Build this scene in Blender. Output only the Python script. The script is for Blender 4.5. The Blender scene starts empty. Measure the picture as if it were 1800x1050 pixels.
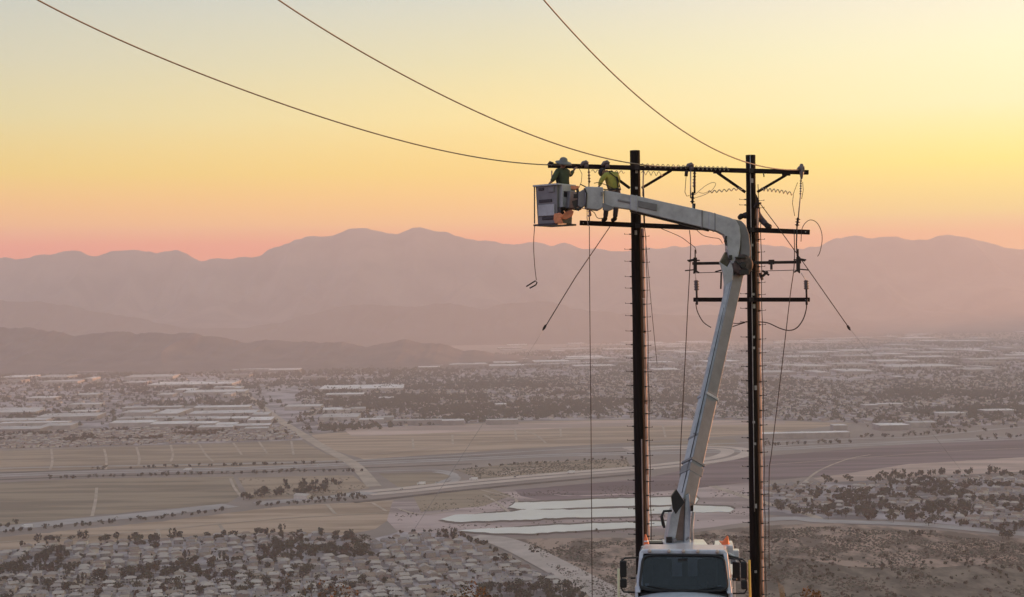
import bpy, bmesh, math, random
import numpy as np
from mathutils import Vector, Matrix
random.seed(7); rng = np.random.default_rng(7)
R = math.radians
sc = bpy.context.scene
col = sc.collection

# ------------------------------------------------------------------ camera
FPX = 2600.0; W0, H0 = 1800.0, 1050.0
PITCH = math.atan(20/FPX); ROLL = R(0.85)
fwd = Vector((0, math.cos(PITCH), math.sin(PITCH)))
rt0 = Vector((1, 0, 0)); up0 = rt0.cross(fwd)
rt = rt0*math.cos(ROLL) - up0*math.sin(ROLL)
up = rt0*math.sin(ROLL) + up0*math.cos(ROLL)
cam = bpy.data.cameras.new('camera'); camo = bpy.data.objects.new('camera', cam); col.objects.link(camo)
M = Matrix((( rt.x, up.x, -fwd.x, 0), (rt.y, up.y, -fwd.y, 0), (rt.z, up.z, -fwd.z, 0), (0, 0, 0, 1)))
camo.matrix_world = M
cam.sensor_width = 36; cam.lens = 36*FPX/W0; cam.clip_start = 0.5; cam.clip_end = 60000
sc.camera = camo

def ray(px, py):
    return rt*((px-W0/2)/FPX) - up*((py-H0/2)/FPX) + fwd
def P(px, py, Y):                       # point of the place seen at a pixel, Y metres ahead
    d = ray(px, py); return d*(Y/d.y)
GZ = -280.0
def G(px, py, z=GZ):                    # the same on the valley floor
    d = ray(px, py); return d*(z/d.z)

# ------------------------------------------------------------------ world and sun
SUN_AZ = R(60); SUN_EL = R(2.6)         # azimuth to the right of the view direction (+Y)
sund = Vector((math.sin(SUN_AZ)*math.cos(SUN_EL), math.cos(SUN_AZ)*math.cos(SUN_EL), math.sin(SUN_EL)))
world = bpy.data.worlds.new('World'); sc.world = world; world.use_nodes = True
nt = world.node_tree; N = nt.nodes; L = nt.links; N.clear()
def nd(t, **k):
    n = N.new(t)
    for a, b in k.items(): setattr(n, a, b)
    return n
def mth(op, a, b=None, clamp=False):
    n = N.new('ShaderNodeMath'); n.operation = op; n.use_clamp = clamp
    for i, v in enumerate((a, b)):
        if v is None: continue
        if isinstance(v, (int, float)): n.inputs[i].default_value = v
        else: L.new(v, n.inputs[i])
    return n.outputs[0]
tc = nd('ShaderNodeTexCoord'); nrm = nd('ShaderNodeVectorMath', operation='NORMALIZE'); L.new(tc.outputs['Generated'], nrm.inputs[0])
sx = nd('ShaderNodeSeparateXYZ'); L.new(nrm.outputs[0], sx.inputs[0])
el = mth('MULTIPLY', mth('ARCSINE', sx.outputs['Z']), 180/math.pi)        # elevation in degrees
az = mth('MULTIPLY', mth('ARCTAN2', sx.outputs['X'], sx.outputs['Y']), 180/math.pi)
def s2l(c): return tuple(((v/255)/12.92 if v/255 < .04045 else ((v/255+.055)/1.055)**2.4) for v in c)
def ramp(stops, fac):
    r = nd('ShaderNodeValToRGB'); L.new(fac, r.inputs[0]); cr = r.color_ramp; cr.interpolation = 'B_SPLINE' if False else 'LINEAR'
    while len(cr.elements) < len(stops): cr.elements.new(0.5)
    for e, (p, c) in zip(cr.elements, stops): e.position = p; e.color = (*c, 1)
    return r.outputs[0]
SK = [-2, 2.6, 3.4, 5.3, 7.4, 9.5, 11.9, 20]       # elevations of the stops
f20 = mth('DIVIDE', mth('ADD', el, 2), 22, clamp=True)
pos = [(e+2)/22 for e in SK]
left = [(0.5136, 0.0842, 0.003), (0.6214, 0.0851, 0.003), (0.5902, 0.2446, 0.003), (0.4357, 0.3224, 0.0176), (0.3236, 0.3148, 0.1355), (0.2584, 0.2813, 0.1921), (0.2, 0.2456, 0.2227), (0.1011, 0.1415, 0.166)]
mid  = [(0.5169, 0.1096, 0.003), (0.6273, 0.1326, 0.003), (0.6279, 0.3042, 0.003), (0.5173, 0.3569, 0.0176), (0.4568, 0.3903, 0.131), (0.3487, 0.3445, 0.1872), (0.2659, 0.2992, 0.248), (0.1405, 0.1714, 0.1835)]
rgt  = [(0.4726, 0.1705, 0.003), (0.5293, 0.2112, 0.003), (0.5304, 0.4108, 0.003), (0.5636, 0.495, 0.0444), (0.4812, 0.4763, 0.2376), (0.4475, 0.4605, 0.2864), (0.4026, 0.3975, 0.319), (0.2124, 0.2288, 0.2185)]
cl = ramp(list(zip(pos, left)), f20); cm = ramp(list(zip(pos, mid)), f20); crr = ramp(list(zip(pos, rgt)), f20)
def mix(f, a, b):
    m = nd('ShaderNodeMix', data_type='RGBA'); L.new(f, m.inputs[0]); L.new(a, m.inputs[6]); L.new(b, m.inputs[7]); return m.outputs[2]
g1 = mix(mth('DIVIDE', mth('ADD', az, 19), 19, clamp=True), cl, cm)
g2 = mix(mth('DIVIDE', az, 19, clamp=True), g1, crr)
# round the back the band cools to dusk mauve
absaz = mth('ABSOLUTE', mth('SUBTRACT', az, 66)); 
back = ramp([(0,(.20,.15,.22)),(.25,(.52,.33,.42)),(.5,(.50,.35,.52)),(1,(.28,.30,.48))], f20)
far = mth('DIVIDE', mth('SUBTRACT', mth('MINIMUM', absaz, mth('SUBTRACT', 360, absaz)), 90), 70, clamp=True)
g3 = mix(far, g2, back)
sky = nd('ShaderNodeTexSky', sky_type='NISHITA'); sky.sun_disc = False
sky.sun_elevation = SUN_EL; sky.sun_rotation = SUN_AZ; sky.air_density = 1.3; sky.dust_density = 2.5
SKYK = 0.10
gs = nd('ShaderNodeVectorMath', operation='SCALE'); L.new(g3, gs.inputs[0]); gs.inputs[3].default_value = 1.45/SKYK
sk2 = nd('ShaderNodeVectorMath', operation='SCALE'); L.new(sky.outputs[0], sk2.inputs[0]); sk2.inputs[3].default_value = 4.3
hi = mth('DIVIDE', mth('SUBTRACT', el, 13), 22, clamp=True)
fin = mix(hi, gs.outputs[0], sk2.outputs[0])
bg = nd('ShaderNodeBackground'); L.new(fin, bg.inputs[0]); bg.inputs[1].default_value = SKYK
wo = nd('ShaderNodeOutputWorld'); L.new(bg.outputs[0], wo.inputs[0])

sl = bpy.data.lights.new('sun', 'SUN'); sl.energy = 5.0; sl.angle = R(0.6); sl.color = (1.0, 0.42, 0.20)
so = bpy.data.objects.new('sun', sl); col.objects.link(so); so.rotation_euler = sund.to_track_quat('Z', 'Y').to_euler()
sc.view_settings.view_transform = 'Standard'; sc.view_settings.look = 'None'; sc.view_settings.gamma = 1
sc.view_settings.use_curve_mapping = False; sc.view_settings.exposure = 0.95
sc.cycles.max_bounces = 5; sc.cycles.diffuse_bounces = 2; sc.cycles.glossy_bounces = 3
sc.cycles.transmission_bounces = 4; sc.cycles.volume_bounces = 1; sc.cycles.transparent_max_bounces = 6
sc.cycles.use_denoising = True; sc.cycles.caustics_reflective = False; sc.cycles.caustics_refractive = False
try: sc.cycles.denoiser = 'OPENIMAGEDENOISE'
except Exception: pass
HAZE = 8.0e-5; HAZE_COL = (0.815, 0.815, 0.865)

# ------------------------------------------------------------------ helpers
MATS = {}
def mat(name, c, rough=.7, var=0.0, scale=1.0, c2=None, metal=0, bump=0, con=.14, spec=.5, objvar=0.0, detail=4, stretch=None, coat=0, trans=0, ior=1.45):
    if name in MATS: return MATS[name]
    m = bpy.data.materials.new(name); m.use_nodes = True; t = m.node_tree; b = t.nodes['Principled BSDF']
    b.inputs['Base Color'].default_value = (*c, 1); b.inputs['Roughness'].default_value = rough
    b.inputs['Metallic'].default_value = metal; b.inputs['Specular IOR Level'].default_value = spec
    b.inputs['Coat Weight'].default_value = coat; b.inputs['Transmission Weight'].default_value = trans; b.inputs['IOR'].default_value = ior
    if var or c2:
        tcn = t.nodes.new('ShaderNodeTexCoord'); mp = t.nodes.new('ShaderNodeMapping'); t.links.new(tcn.outputs['Object'], mp.inputs[0])
        s = stretch or (1, 1, 1); mp.inputs['Scale'].default_value = s
        no = t.nodes.new('ShaderNodeTexNoise'); no.inputs['Scale'].default_value = scale; no.inputs['Detail'].default_value = detail; no.inputs['Roughness'].default_value = .62
        t.links.new(mp.outputs[0], no.inputs['Vector'])
        rp = t.nodes.new('ShaderNodeValToRGB'); t.links.new(no.outputs[0], rp.inputs[0])
        if c2 is None:
            ca = tuple(v*(1-var) for v in c); cb = tuple(min(1, v*(1+var)) for v in c)
        else: ca, cb = c, c2
        rp.color_ramp.elements[0].position = .5-con; rp.color_ramp.elements[0].color = (*ca, 1)
        rp.color_ramp.elements[1].position = .5+con; rp.color_ramp.elements[1].color = (*cb, 1)
        out = rp.outputs[0]
        if objvar:
            oi = t.nodes.new('ShaderNodeObjectInfo'); hs = t.nodes.new('ShaderNodeHueSaturation')
            mr = t.nodes.new('ShaderNodeMapRange'); t.links.new(oi.outputs['Random'], mr.inputs[0]); mr.inputs[3].default_value = 1-objvar; mr.inputs[4].default_value = 1+objvar
            t.links.new(mr.outputs[0], hs.inputs['Value'])
            mr2 = t.nodes.new('ShaderNodeMapRange'); t.links.new(oi.outputs['Random'], mr2.inputs[0]); mr2.inputs[3].default_value = .5-.03*objvar*2; mr2.inputs[4].default_value = .5+.03*objvar*2
            t.links.new(mr2.outputs[0], hs.inputs['Hue'])
            t.links.new(out, hs.inputs['Color']); out = hs.outputs[0]
        t.links.new(out, b.inputs['Base Color'])
        if bump:
            bp = t.nodes.new('ShaderNodeBump'); bp.inputs['Strength'].default_value = bump; bp.inputs['Distance'].default_value = .02
            t.links.new(no.outputs[0], bp.inputs['Height']); t.links.new(bp.outputs[0], b.inputs['Normal'])
    MATS[name] = m; return m

def tag(o, label=None, cat=None, group=None, kind=None):
    if label: o['label'] = label
    if cat: o['category'] = cat
    if group: o['group'] = group
    if kind: o['kind'] = kind
    return o
def empty(name, loc, label, cat, group=None, rz=0):
    o = bpy.data.objects.new(name, None); col.objects.link(o); o.location = loc; o.rotation_euler.z = rz; o.empty_display_size = .3
    return tag(o, label, cat, group)

class MB:
    def __init__(s): s.v = []; s.f = []; s.m = []; s.cur = 0
    def add(s, vs, fs):
        b = len(s.v); s.v += [tuple(v) for v in vs]
        for f in fs: s.f.append(tuple(b+i for i in f)); s.m.append(s.cur)
        return s
    def box(s, c, d, mtx=None, taper=1.0):
        c = Vector(c); x, y, z = (k/2 for k in d); vs = []
        for sz in (-1, 1):
            k = taper if sz > 0 else 1
            for sx_, sy in ((-1,-1),(1,-1),(1,1),(-1,1)): vs.append(Vector((sx_*x*k, sy*y*k, sz*z)))
        if mtx is not None: vs = [mtx @ v for v in vs]
        return s.add([c+v for v in vs], [(0,3,2,1),(4,5,6,7),(0,1,5,4),(1,2,6,5),(2,3,7,6),(3,0,4,7)])
    def beam(s, a, b, w, h=None, w2=None, h2=None, twist=0.0, upv=(0,0,1)):
        a, b = Vector(a), Vector(b); h = h or w; w2 = w2 or w; h2 = h2 or h
        d = (b-a).normalized(); u = Vector(upv)
        if abs(d.dot(u)) > .98: u = Vector((0, 1, 0))
        sd = d.cross(u).normalized(); u = sd.cross(d)
        if twist: q = Matrix.Rotation(twist, 3, d); sd = q @ sd; u = q @ u
        vs = []
        for p, ww, hh in ((a, w, h), (b, w2, h2)):
            for i, j in ((-1,-1),(1,-1),(1,1),(-1,1)): vs.append(p + sd*(i*ww/2) + u*(j*hh/2))
        return s.add(vs, [(0,3,2,1),(4,5,6,7),(0,1,5,4),(1,2,6,5),(2,3,7,6),(3,0,4,7)])
    def tube(s, pts, r, n=8, caps=True):
        pts = [Vector(p) for p in pts]; rs = r if isinstance(r, (list, tuple)) else [r]*len(pts)
        vs = []; prev = None
        for i, p in enumerate(pts):
            d = (pts[min(i+1, len(pts)-1)] - pts[max(i-1, 0)]).normalized()
            if prev is None:
                a = Vector((0, 0, 1)) if abs(d.z) < .9 else Vector((1, 0, 0)); u = d.cross(a).normalized()
            else: u = (prev - d*prev.dot(d)).normalized()
            prev = u; w = d.cross(u)
            for k in range(n): t = 2*math.pi*k/n; vs.append(p + (u*math.cos(t)+w*math.sin(t))*rs[i])
        fs = []
        for i in range(len(pts)-1):
            for k in range(n):
                k2 = (k+1) % n; fs.append((i*n+k, i*n+k2, (i+1)*n+k2, (i+1)*n+k))
        if caps: fs.append(tuple(range(n))[::-1]); fs.append(tuple((len(pts)-1)*n+k for k in range(n)))
        return s.add(vs, fs)
    def prism(s, poly, ext):            # poly of 3D points, extruded by vector ext
        n = len(poly); e = Vector(ext); vs = [Vector(p) for p in poly] + [Vector(p)+e for p in poly]
        return s.add(vs, [tuple(range(n)), tuple(range(2*n-1, n-1, -1))] + [((i+1) % n, i, n+i, n+(i+1) % n) for i in range(n)])
    def lathe(s, base, axis, prof, n=12):
        base = Vector(base); d = Vector(axis).normalized(); pts = [base+d*h for h, r in prof]
        a = Vector((0, 0, 1)) if abs(d.z) < .9 else Vector((1, 0, 0)); u = d.cross(a).normalized(); w = d.cross(u); vs = []
        for (h, r), p in zip(prof, pts):
            for k in range(n): t = 2*math.pi*k/n; vs.append(p+(u*math.cos(t)+w*math.sin(t))*max(r, 1e-3))
        fs = [(i*n+k, i*n+(k+1) % n, (i+1)*n+(k+1) % n, (i+1)*n+k) for i in range(len(prof)-1) for k in range(n)]
        fs += [tuple(range(n))[::-1], tuple((len(prof)-1)*n+k for k in range(n))]
        return s.add(vs, fs)
    def mesh(s, name, mats, smooth=False):
        me = bpy.data.meshes.new(name); me.from_pydata(s.v, [], s.f)
        for m in (mats if isinstance(mats, (list, tuple)) else [mats]): me.materials.append(m)
        if len(me.materials) > 1: me.polygons.foreach_set('material_index', s.m)
        bm = bmesh.new(); bm.from_mesh(me); bmesh.ops.recalc_face_normals(bm, faces=bm.faces); bm.to_mesh(me); bm.free()
        if smooth:
            me.polygons.foreach_set('use_smooth', [True]*len(me.polygons))
        me.update(); return me
    def build(s, name, mats, parent=None, smooth=False, bevel=0, label=None, cat=None, group=None, kind=None, origin=None):
        me = s.mesh(name, mats, smooth); o = bpy.data.objects.new(name, me); col.objects.link(o)
        if origin is not None and parent is None:
            me.transform(Matrix.Translation(-Vector(origin))); o.location = origin
        if parent is not None:
            o.parent = parent
            pm = wm(parent)
            if origin == 'local': pass
            else: me.transform(pm.inverted())
        if bevel:
            b = o.modifiers.new('bevel', 'BEVEL'); b.width = bevel; b.segments = 2; b.limit_method = 'ANGLE'
        tag(o, label, cat, group, kind); return o
def wm(o):
    m = Matrix.LocRotScale(o.location, o.rotation_euler, o.scale)
    return wm(o.parent) @ m if o.parent else m

def np_mesh(name, V, F, mats, mi=None, kind=None, label=None, cat=None, smooth=False, parent=None):
    """V (n,3), F (m,k) array"""
    me = bpy.data.meshes.new(name); k = F.shape[1]
    me.vertices.add(len(V)); me.vertices.foreach_set('co', V.astype(np.float32).ravel())
    me.loops.add(F.size); me.loops.foreach_set('vertex_index', F.astype(np.int32).ravel())
    me.polygons.add(len(F)); me.polygons.foreach_set('loop_start', np.arange(0, F.size, k, dtype=np.int32)); me.polygons.foreach_set('loop_total', np.full(len(F), k, dtype=np.int32))
    for m in mats: me.materials.append(m)
    if mi is not None: me.polygons.foreach_set('material_index', mi.astype(np.int32))
    if smooth: me.polygons.foreach_set('use_smooth', np.ones(len(F), dtype=bool))
    me.update(calc_edges=True); me.validate()
    o = bpy.data.objects.new(name, me); col.objects.link(o); o.parent = parent
    return tag(o, label, cat, None, kind)

def vnoise(x, y, seed=0):               # smooth value noise
    xi = np.floor(x).astype(np.int64); yi = np.floor(y).astype(np.int64); fx = x-xi; fy = y-yi
    def h(a, b):
        n = (a*374761393 + b*668265263 + seed*1442695041) & 0x7fffffff
        n = ((n ^ (n >> 13))*1274126177) & 0x7fffffff
        return ((n ^ (n >> 16)) & 0xffff)/65535.0
    fx = fx*fx*(3-2*fx); fy = fy*fy*(3-2*fy)
    return (h(xi,yi)*(1-fx)+h(xi+1,yi)*fx)*(1-fy)+(h(xi,yi+1)*(1-fx)+h(xi+1,yi+1)*fx)*fy
def fbm(x, y, o=5, seed=0):
    s = 0; a = .5
    for i in range(o): s = s+a*vnoise(x*2**i, y*2**i, seed+i); a *= .5
    return s
def in_poly(x, y, poly):
    ins = np.zeros(x.shape, bool); n = len(poly)
    for i in range(n):
        x0, y0 = poly[i]; x1, y1 = poly[(i+1) % n]
        c = ((y0 > y) != (y1 > y)) & (x < (x1-x0)*(y-y0)/(y1-y0+1e-12)+x0); ins ^= c
    return ins
def gpoly(pts, z=GZ): return [(G(*p, z).x, G(*p, z).y) for p in pts]
def scatter(pts, spacing, jitter=.4, ang=0.0, sp2=None):   # jittered grid points inside a ground polygon
    g = gpoly(pts); gx = [p[0] for p in g]; gy = [p[1] for p in g]
    cx, cy = (min(gx)+max(gx))/2, (min(gy)+max(gy))/2; rad = math.hypot(max(gx)-min(gx), max(gy)-min(gy))/2
    sp2 = sp2 or spacing
    a, b = np.meshgrid(np.arange(-rad, rad, spacing), np.arange(-rad, rad, sp2)); a = a.ravel(); b = b.ravel()
    a = a+rng.uniform(-1, 1, a.shape)*jitter*spacing; b = b+rng.uniform(-1, 1, b.shape)*jitter*sp2
    x = cx+a*math.cos(ang)-b*math.sin(ang); y = cy+a*math.sin(ang)+b*math.cos(ang)
    k = in_poly(x, y, g); return np.stack([x[k], y[k]], 1)

# ================================================================== LARGE STRUCTURE
def hill_z(x, y):
    y = np.asarray(y, float); x = np.asarray(x, float)
    z = np.where(y < 30, -1.7-.2257*y, -8.47)
    z = np.where(y > 42.8, -8.47-.30*(y-42.8), z)
    z = np.where(y > 700, -205.6-.16*(y-700), z)
    z = z + np.where(y > 60, (fbm(x/60, y/60, 4, 3)-.6)*np.clip((y-60)*.04, 0, 9), 0) - np.clip(y-60, 0, 20)*.12
    return np.maximum(z, GZ)
ys = np.concatenate([np.arange(-30, 60, 1.5), np.geomspace(60, 1250, 110)])
xs = np.concatenate([-np.geomspace(30, 1500, 60)[::-1], np.arange(-28.5, 29, 1.5), np.geomspace(30, 1500, 60)])
X, Y = np.meshgrid(xs, ys); Z = hill_z(X, Y); Z = np.where((Z <= GZ+.01), GZ-1.5, Z)
nx, ny = len(xs), len(ys); I = np.arange(nx*ny).reshape(ny, nx)
F = np.stack([I[:-1,:-1].ravel(), I[:-1,1:].ravel(), I[1:,1:].ravel(), I[1:,:-1].ravel()], 1)
m_hill = mat('dry_hillside', (.10,.075,.05), .95, c2=(.19,.15,.10), scale=.12, detail=10)
np_mesh('hillside', np.stack([X.ravel(), Y.ravel(), Z.ravel()], 1), F, [m_hill], kind='structure', smooth=True)

m_ground = mat('valley_ground', (.17,.145,.135), .95, c2=(.25,.21,.19), scale=.006, detail=12)
b = MB(); XW, Y1 = 9200, 20500
b.add([(-XW, -60, GZ), (XW, -60, GZ), (XW, Y1, GZ), (-XW, Y1, GZ)], [(0,1,2,3)])
b.build('valley_floor', m_ground, kind='structure')

# haze: one closed box of even density
hm = bpy.data.materials.new('haze'); hm.use_nodes = True; t = hm.node_tree
for n in list(t.nodes): t.nodes.remove(n)
pv = t.nodes.new('ShaderNodeVolumePrincipled'); pv.inputs['Density'].default_value = HAZE; pv.inputs['Color'].default_value = (*HAZE_COL, 1); pv.inputs['Anisotropy'].default_value = 0.1
mo = t.nodes.new('ShaderNodeOutputMaterial'); t.links.new(pv.outputs[0], mo.inputs['Volume'])
MTOP = 1180
b = MB(); b.box((0, (Y1+300-100)/2, (MTOP+GZ-2)/2), (2*XW+200, Y1+400, MTOP-GZ+2)); hz = b.build('haze', hm, kind='stuff')

# mountains
def ridge(name, sky, Yr, depth, seed, mtl, spur=1.0, zb=GZ, rough=12, jag=1.0):
    sxp = np.array([p[0] for p in sky], float); syp = np.array([p[1] for p in sky], float)
    nxx, nyy = 620, 60
    pxs = np.linspace(sxp[0], sxp[-1], nxx); pys = np.interp(pxs, sxp, syp)
    # soft corners, small peaks
    pys = pys + jag*((fbm(pxs/34., pxs*0+seed, 5, seed)-.48)*9+(np.abs(2*vnoise(pxs/17., pxs*0+seed*1.7, seed)-1)-.5)*2.2)
    k = np.hanning(5); k /= k.sum(); pys = np.convolve(np.pad(pys, 2, mode='edge'), k, 'valid')
    V = np.zeros((nyy, nxx, 3))
    for i in range(nxx):
        p = P(pxs[i], pys[i], Yr); 
        x = p.x; H = p.z-zb+ (fbm(np.array(x/400.), np.array(seed*1.), 5, seed)-.48)*rough*5
        H = max(H, 2)
        for j in range(nyy):
            t_ = j/(nyy-1)*1.35; yy = Yr-depth+depth*t_
            if t_ <= 1: prof = t_**1.25
            else: prof = 1-(t_-1)*1.8
            q = abs(2*vnoise(np.array(x/(depth*.16)+.35*math.sin(t_*5+x*.001)), np.array(t_*1.3), seed+9)-1)
            q2 = abs(2*vnoise(np.array(x/(depth*.06)), np.array(t_*2.3), seed+5)-1)
            env = 4*t_*(1-t_) if t_ < 1 else 0
            V[j, i] = (x*(yy/Yr) if False else x, yy, zb+H*(prof*(1-.42*spur*env*q-.16*spur*env*q2)) - (0 if 0 < j < nyy-1 else 5))
    I = np.arange(nxx*nyy).reshape(nyy, nxx)
    F = np.stack([I[:-1,:-1].ravel(), I[:-1,1:].ravel(), I[1:,1:].ravel(), I[1:,:-1].ravel()], 1)
    return np_mesh(name, V.reshape(-1, 3), F, [mtl], kind='structure', smooth=True)
m_mtn = mat('mountain_slope', (.035,.03,.04), .95, c2=(.15,.12,.11), scale=.0013, detail=10, con=.09)
m_mid = mat('foothill_slope', (.03,.024,.026), .95, c2=(.06,.05,.05), scale=.003, detail=9)
m_near = mat('chaparral_hill', (.05,.045,.055), .95, c2=(.11,.09,.085), scale=.005, detail=10)
SKY1 = [(-350,470),(-150,462),(0,457),(60,447),(115,441),(165,445),(240,440),(280,446),(315,444),(350,457),(400,452),(450,446),(500,430),(540,415),(575,410),(610,400),(640,397),(665,404),(700,412),(725,402),(740,399),(765,406),(800,410),(850,422),(900,428),(950,427),(975,433),(1000,429),(1040,436),(1080,441),(1140,434),(1200,432),(1280,426),(1330,428),(1400,432),(1440,430),(1470,420),(1510,414),(1560,418),(1610,419),(1670,414),(1710,420),(1760,430),(1800,434),(1900,445),(2150,460)]
ridge('mountain_range', SKY1, 18200, 4400, 11, m_mtn, 1.5, rough=8, jag=1.7)
SKY2 = [(-300,520),(-60,524),(0,527),(90,533),(150,543),(230,558),(330,577),(430,578),(500,566),(560,549),(620,537),(690,535),(740,537),(790,533),(850,543),(900,531),(960,530),(1010,541),(1090,549),(1180,552),(1300,556),(1400,566),(1500,574)]
ridge('foothills', SKY2, 13600, 1700, 23, m_mid, .8, rough=4)
SKY3 = [(-350,560),(-100,568),(0,574),(50,574),(95,582),(130,591),(165,586),(205,582),(240,588),(275,583),(300,587),(350,589),(390,594),(430,604),(465,597),(500,599),(540,602),(600,600),(640,606),(700,600),(745,604),(800,613),(870,622),(960,630)]
ridge('dark_hills', SKY3, 8300, 1300, 31, m_near, 1.0, rough=3, jag=1.3)

# range added unseen to the right, shaped to keep low sun off the valley floor
nyr, nxr = 60, 16; V = np.zeros((nyr, nxr, 3))
for j, yy in enumerate(np.linspace(-40, 15500, nyr)):
    Hh = (470+165*math.exp(-((yy-8800)/2600)**2))*min(1, (15900-yy)/3500)*(.95+.1*float(fbm(np.array(yy/1500.), np.array(2.), 4, 5)))
    for i in range(nxr):
        u = i/(nxr-1); V[j, i] = (7500+1500*u, yy, GZ-3+Hh*math.sin(math.pi*u)**.8*(1-.2*float(vnoise(np.array(yy/300.), np.array(u*4), 8))))
I = np.arange(nyr*nxr).reshape(nyr, nxr); F = np.stack([I[:-1,:-1].ravel(), I[:-1,1:].ravel(), I[1:,1:].ravel(), I[1:,:-1].ravel()], 1)
np_mesh('added_shade_range', V.reshape(-1, 3), F, [m_mtn], kind='structure', smooth=True)

# ---- valley sheets: fields, roads, ponds
LAY = [0.0]
def lz(lay): LAY[0] += .006; return GZ+.06*lay+LAY[0]
def wob(pts):
    out = []
    for i in range(len(pts)):
        a, c = pts[i], pts[(i+1) % len(pts)]; n = max(1, int(abs(c[0]-a[0])/14))
        for k in range(n):
            u = k/n; x = a[0]+(c[0]-a[0])*u; y = a[1]+(c[1]-a[1])*u
            out.append((x, y+(float(fbm(np.array(x*.07), np.array(y*.11+i), 4, 3))-.47)*3.2*(max(a[1], 745)-690)/250))
    return out
def sheet(name, pts, m, lay, label=None):
    b = MB(); z = lz(lay)
    pts = wob(pts) if 'field' in name or 'scrub' in name or 'wash' in name or 'ground' in name else pts
    b.add([G(*p, GZ).xy.to_3d()+Vector((0, 0, z)) for p in pts], [tuple(range(len(pts)))])
    return b.build(name, m, kind='structure')
def strip(name, pts, w, m, lay, off=0.0, dash=None):
    p = [G(*q, GZ) for q in pts]; 
    # resample smooth (Catmull-Rom)
    q = []
    for i in range(len(p)-1):
        a0, a1, a2, a3 = p[max(i-1,0)], p[i], p[i+1], p[min(i+2,len(p)-1)]
        for k in range(8):
            u = k/8; q.append(.5*((2*a1)+(a2-a0)*u+(2*a0-5*a1+4*a2-a3)*u*u+(3*a1-a0-3*a2+a3)*u**3))
    q.append(p[-1]); b = MB(); vs = []; zz = lz(lay)
    for i, c in enumerate(q):
        d = (q[min(i+1,len(q)-1)]-q[max(i-1,0)]); d.z = 0; d.normalize(); n_ = Vector((-d.y, d.x, 0))
        c = Vector((c.x, c.y, zz)); vs += [c+n_*(off-w/2), c+n_*(off+w/2)]
    b.add(vs, [(2*i, 2*i+1, 2*i+3, 2*i+2) for i in range(len(q)-1)])
    return b.build(name, m, kind='structure')
def field_mat(name, a, c, sc_=.02, st=(1,1,1)): return mat(name, a, .95, c2=c, scale=sc_, detail=14, stretch=st, con=.065)
f_tan = field_mat('dry_grass_field', (0.240,0.173,0.121), (0.408,0.302,0.225), .008, (.35,2.5,1))
f_tan2 = field_mat('stubble_field', (0.191,0.149,0.107), (0.321,0.243,0.175), .010, (.3,2,1))
f_green = field_mat('vineyard_field', (0.146,0.118,0.084), (0.259,0.205,0.146), .010, (.3,2,1))
f_dark = field_mat('ploughed_field', (0.091,0.064,0.078), (0.177,0.130,0.146), .008, (.2,2,1))
f_pale = field_mat('bare_pale_field', (0.317,0.238,0.210), (0.532,0.396,0.350), .006, (.4,2,1))
f_wash = field_mat('sandy_wash', (0.225,0.179,0.177), (0.435,0.343,0.340), .006, (.5,2,1))
f_scrub = field_mat('scrubland', (0.092,0.071,0.058), (0.300,0.218,0.177), .03, (1.3,.55,1))
f_urb = field_mat('urban_ground', (0.138,0.125,0.136), (0.377,0.340,0.370), .012)
m_dirt = mat('dirt_track', (.36,.30,.25), .95, var=.2, scale=.03)
m_asph = mat('freeway_concrete', (.30,.285,.29), .85, var=.15, scale=.02)
m_asph2 = mat('asphalt', (.12,.11,.115), .9, var=.2, scale=.02)
m_verge = mat('dark_verge', (.06,.05,.048), .95, var=.4, scale=.03)
sheet('urban_ground', [(-300,786),(100,787),(300,781),(530,774),(545,762),(700,750),(900,740),(1110,736),(1400,740),(1500,742),(1640,752),(2050,735),(2300,620),(2300,585),(-300,655)], f_urb, 1)
sheet('field', [(-300,800),(100,790),(300,783),(530,775),(575,800),(640,812),(500,820),(0,829),(-300,840)], f_tan2, 2)
sheet('field', [(547,765),(700,752),(900,742),(1110,738),(1380,740),(1500,745),(1350,762),(1110,778),(900,790),(640,808),(580,790)], f_tan, 2)
sheet('field', [(600,752.5),(820,747),(1110,739),(1380,740),(1380,746),(1110,749),(850,758),(620,768)], f_pale, 3)
sheet('field', [(-300,862),(150,842),(410,838),(425,870),(400,885),(200,903),(0,925),(-300,955)], f_green, 2)
sheet('field', [(-300,975),(300,915),(500,890),(690,880),(720,890),(660,930),(600,942),(500,938),(280,948),(0,970),(-300,1000)], f_tan, 2)
sheet('field', [(418,840),(620,836),(650,858),(560,876),(440,878)], f_tan2, 2)
sheet('field', [(800,826),(930,812),(1100,808),(1110,820),(900,838),(850,845)], f_green, 2)
sheet('field', [(665,833),(790,829),(800,836),(770,852),(700,856)], f_green, 2)
sheet('field', [(1110,779),(1290,772),(1300,781),(1230,788),(1110,792)], f_green, 2)
sheet('sandy_wash', [(690,882),(900,862),(1130,848),(1340,846),(1340,915),(1190,935),(860,945),(700,935),(680,915)], f_wash, 2)
sheet('field', [(900,862),(1130,842),(1300,806),(1800,765),(2100,752),(2100,790),(1480,834),(1340,846),(1150,866),(1000,872)], f_dark, 3)
sheet('field', [(1430,842),(1480,834),(1600,816),(1850,801),(2100,790),(2100,830),(1820,828),(1600,840),(1450,850)], f_pale, 3)
sheet('field', [(725,870),(860,858),(900,872),(850,890),(740,900)], f_green, 3)
sheet('field', [(905,862),(1000,873),(1120,870),(1125,877),(960,880),(915,872)], f_dark, 4)
sheet('scrubland', [(890,948),(1130,945),(1330,925),(1460,920),(1600,928),(1850,952),(2200,975),(2200,1100),(1080,1100)], f_scrub, 2)
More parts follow.
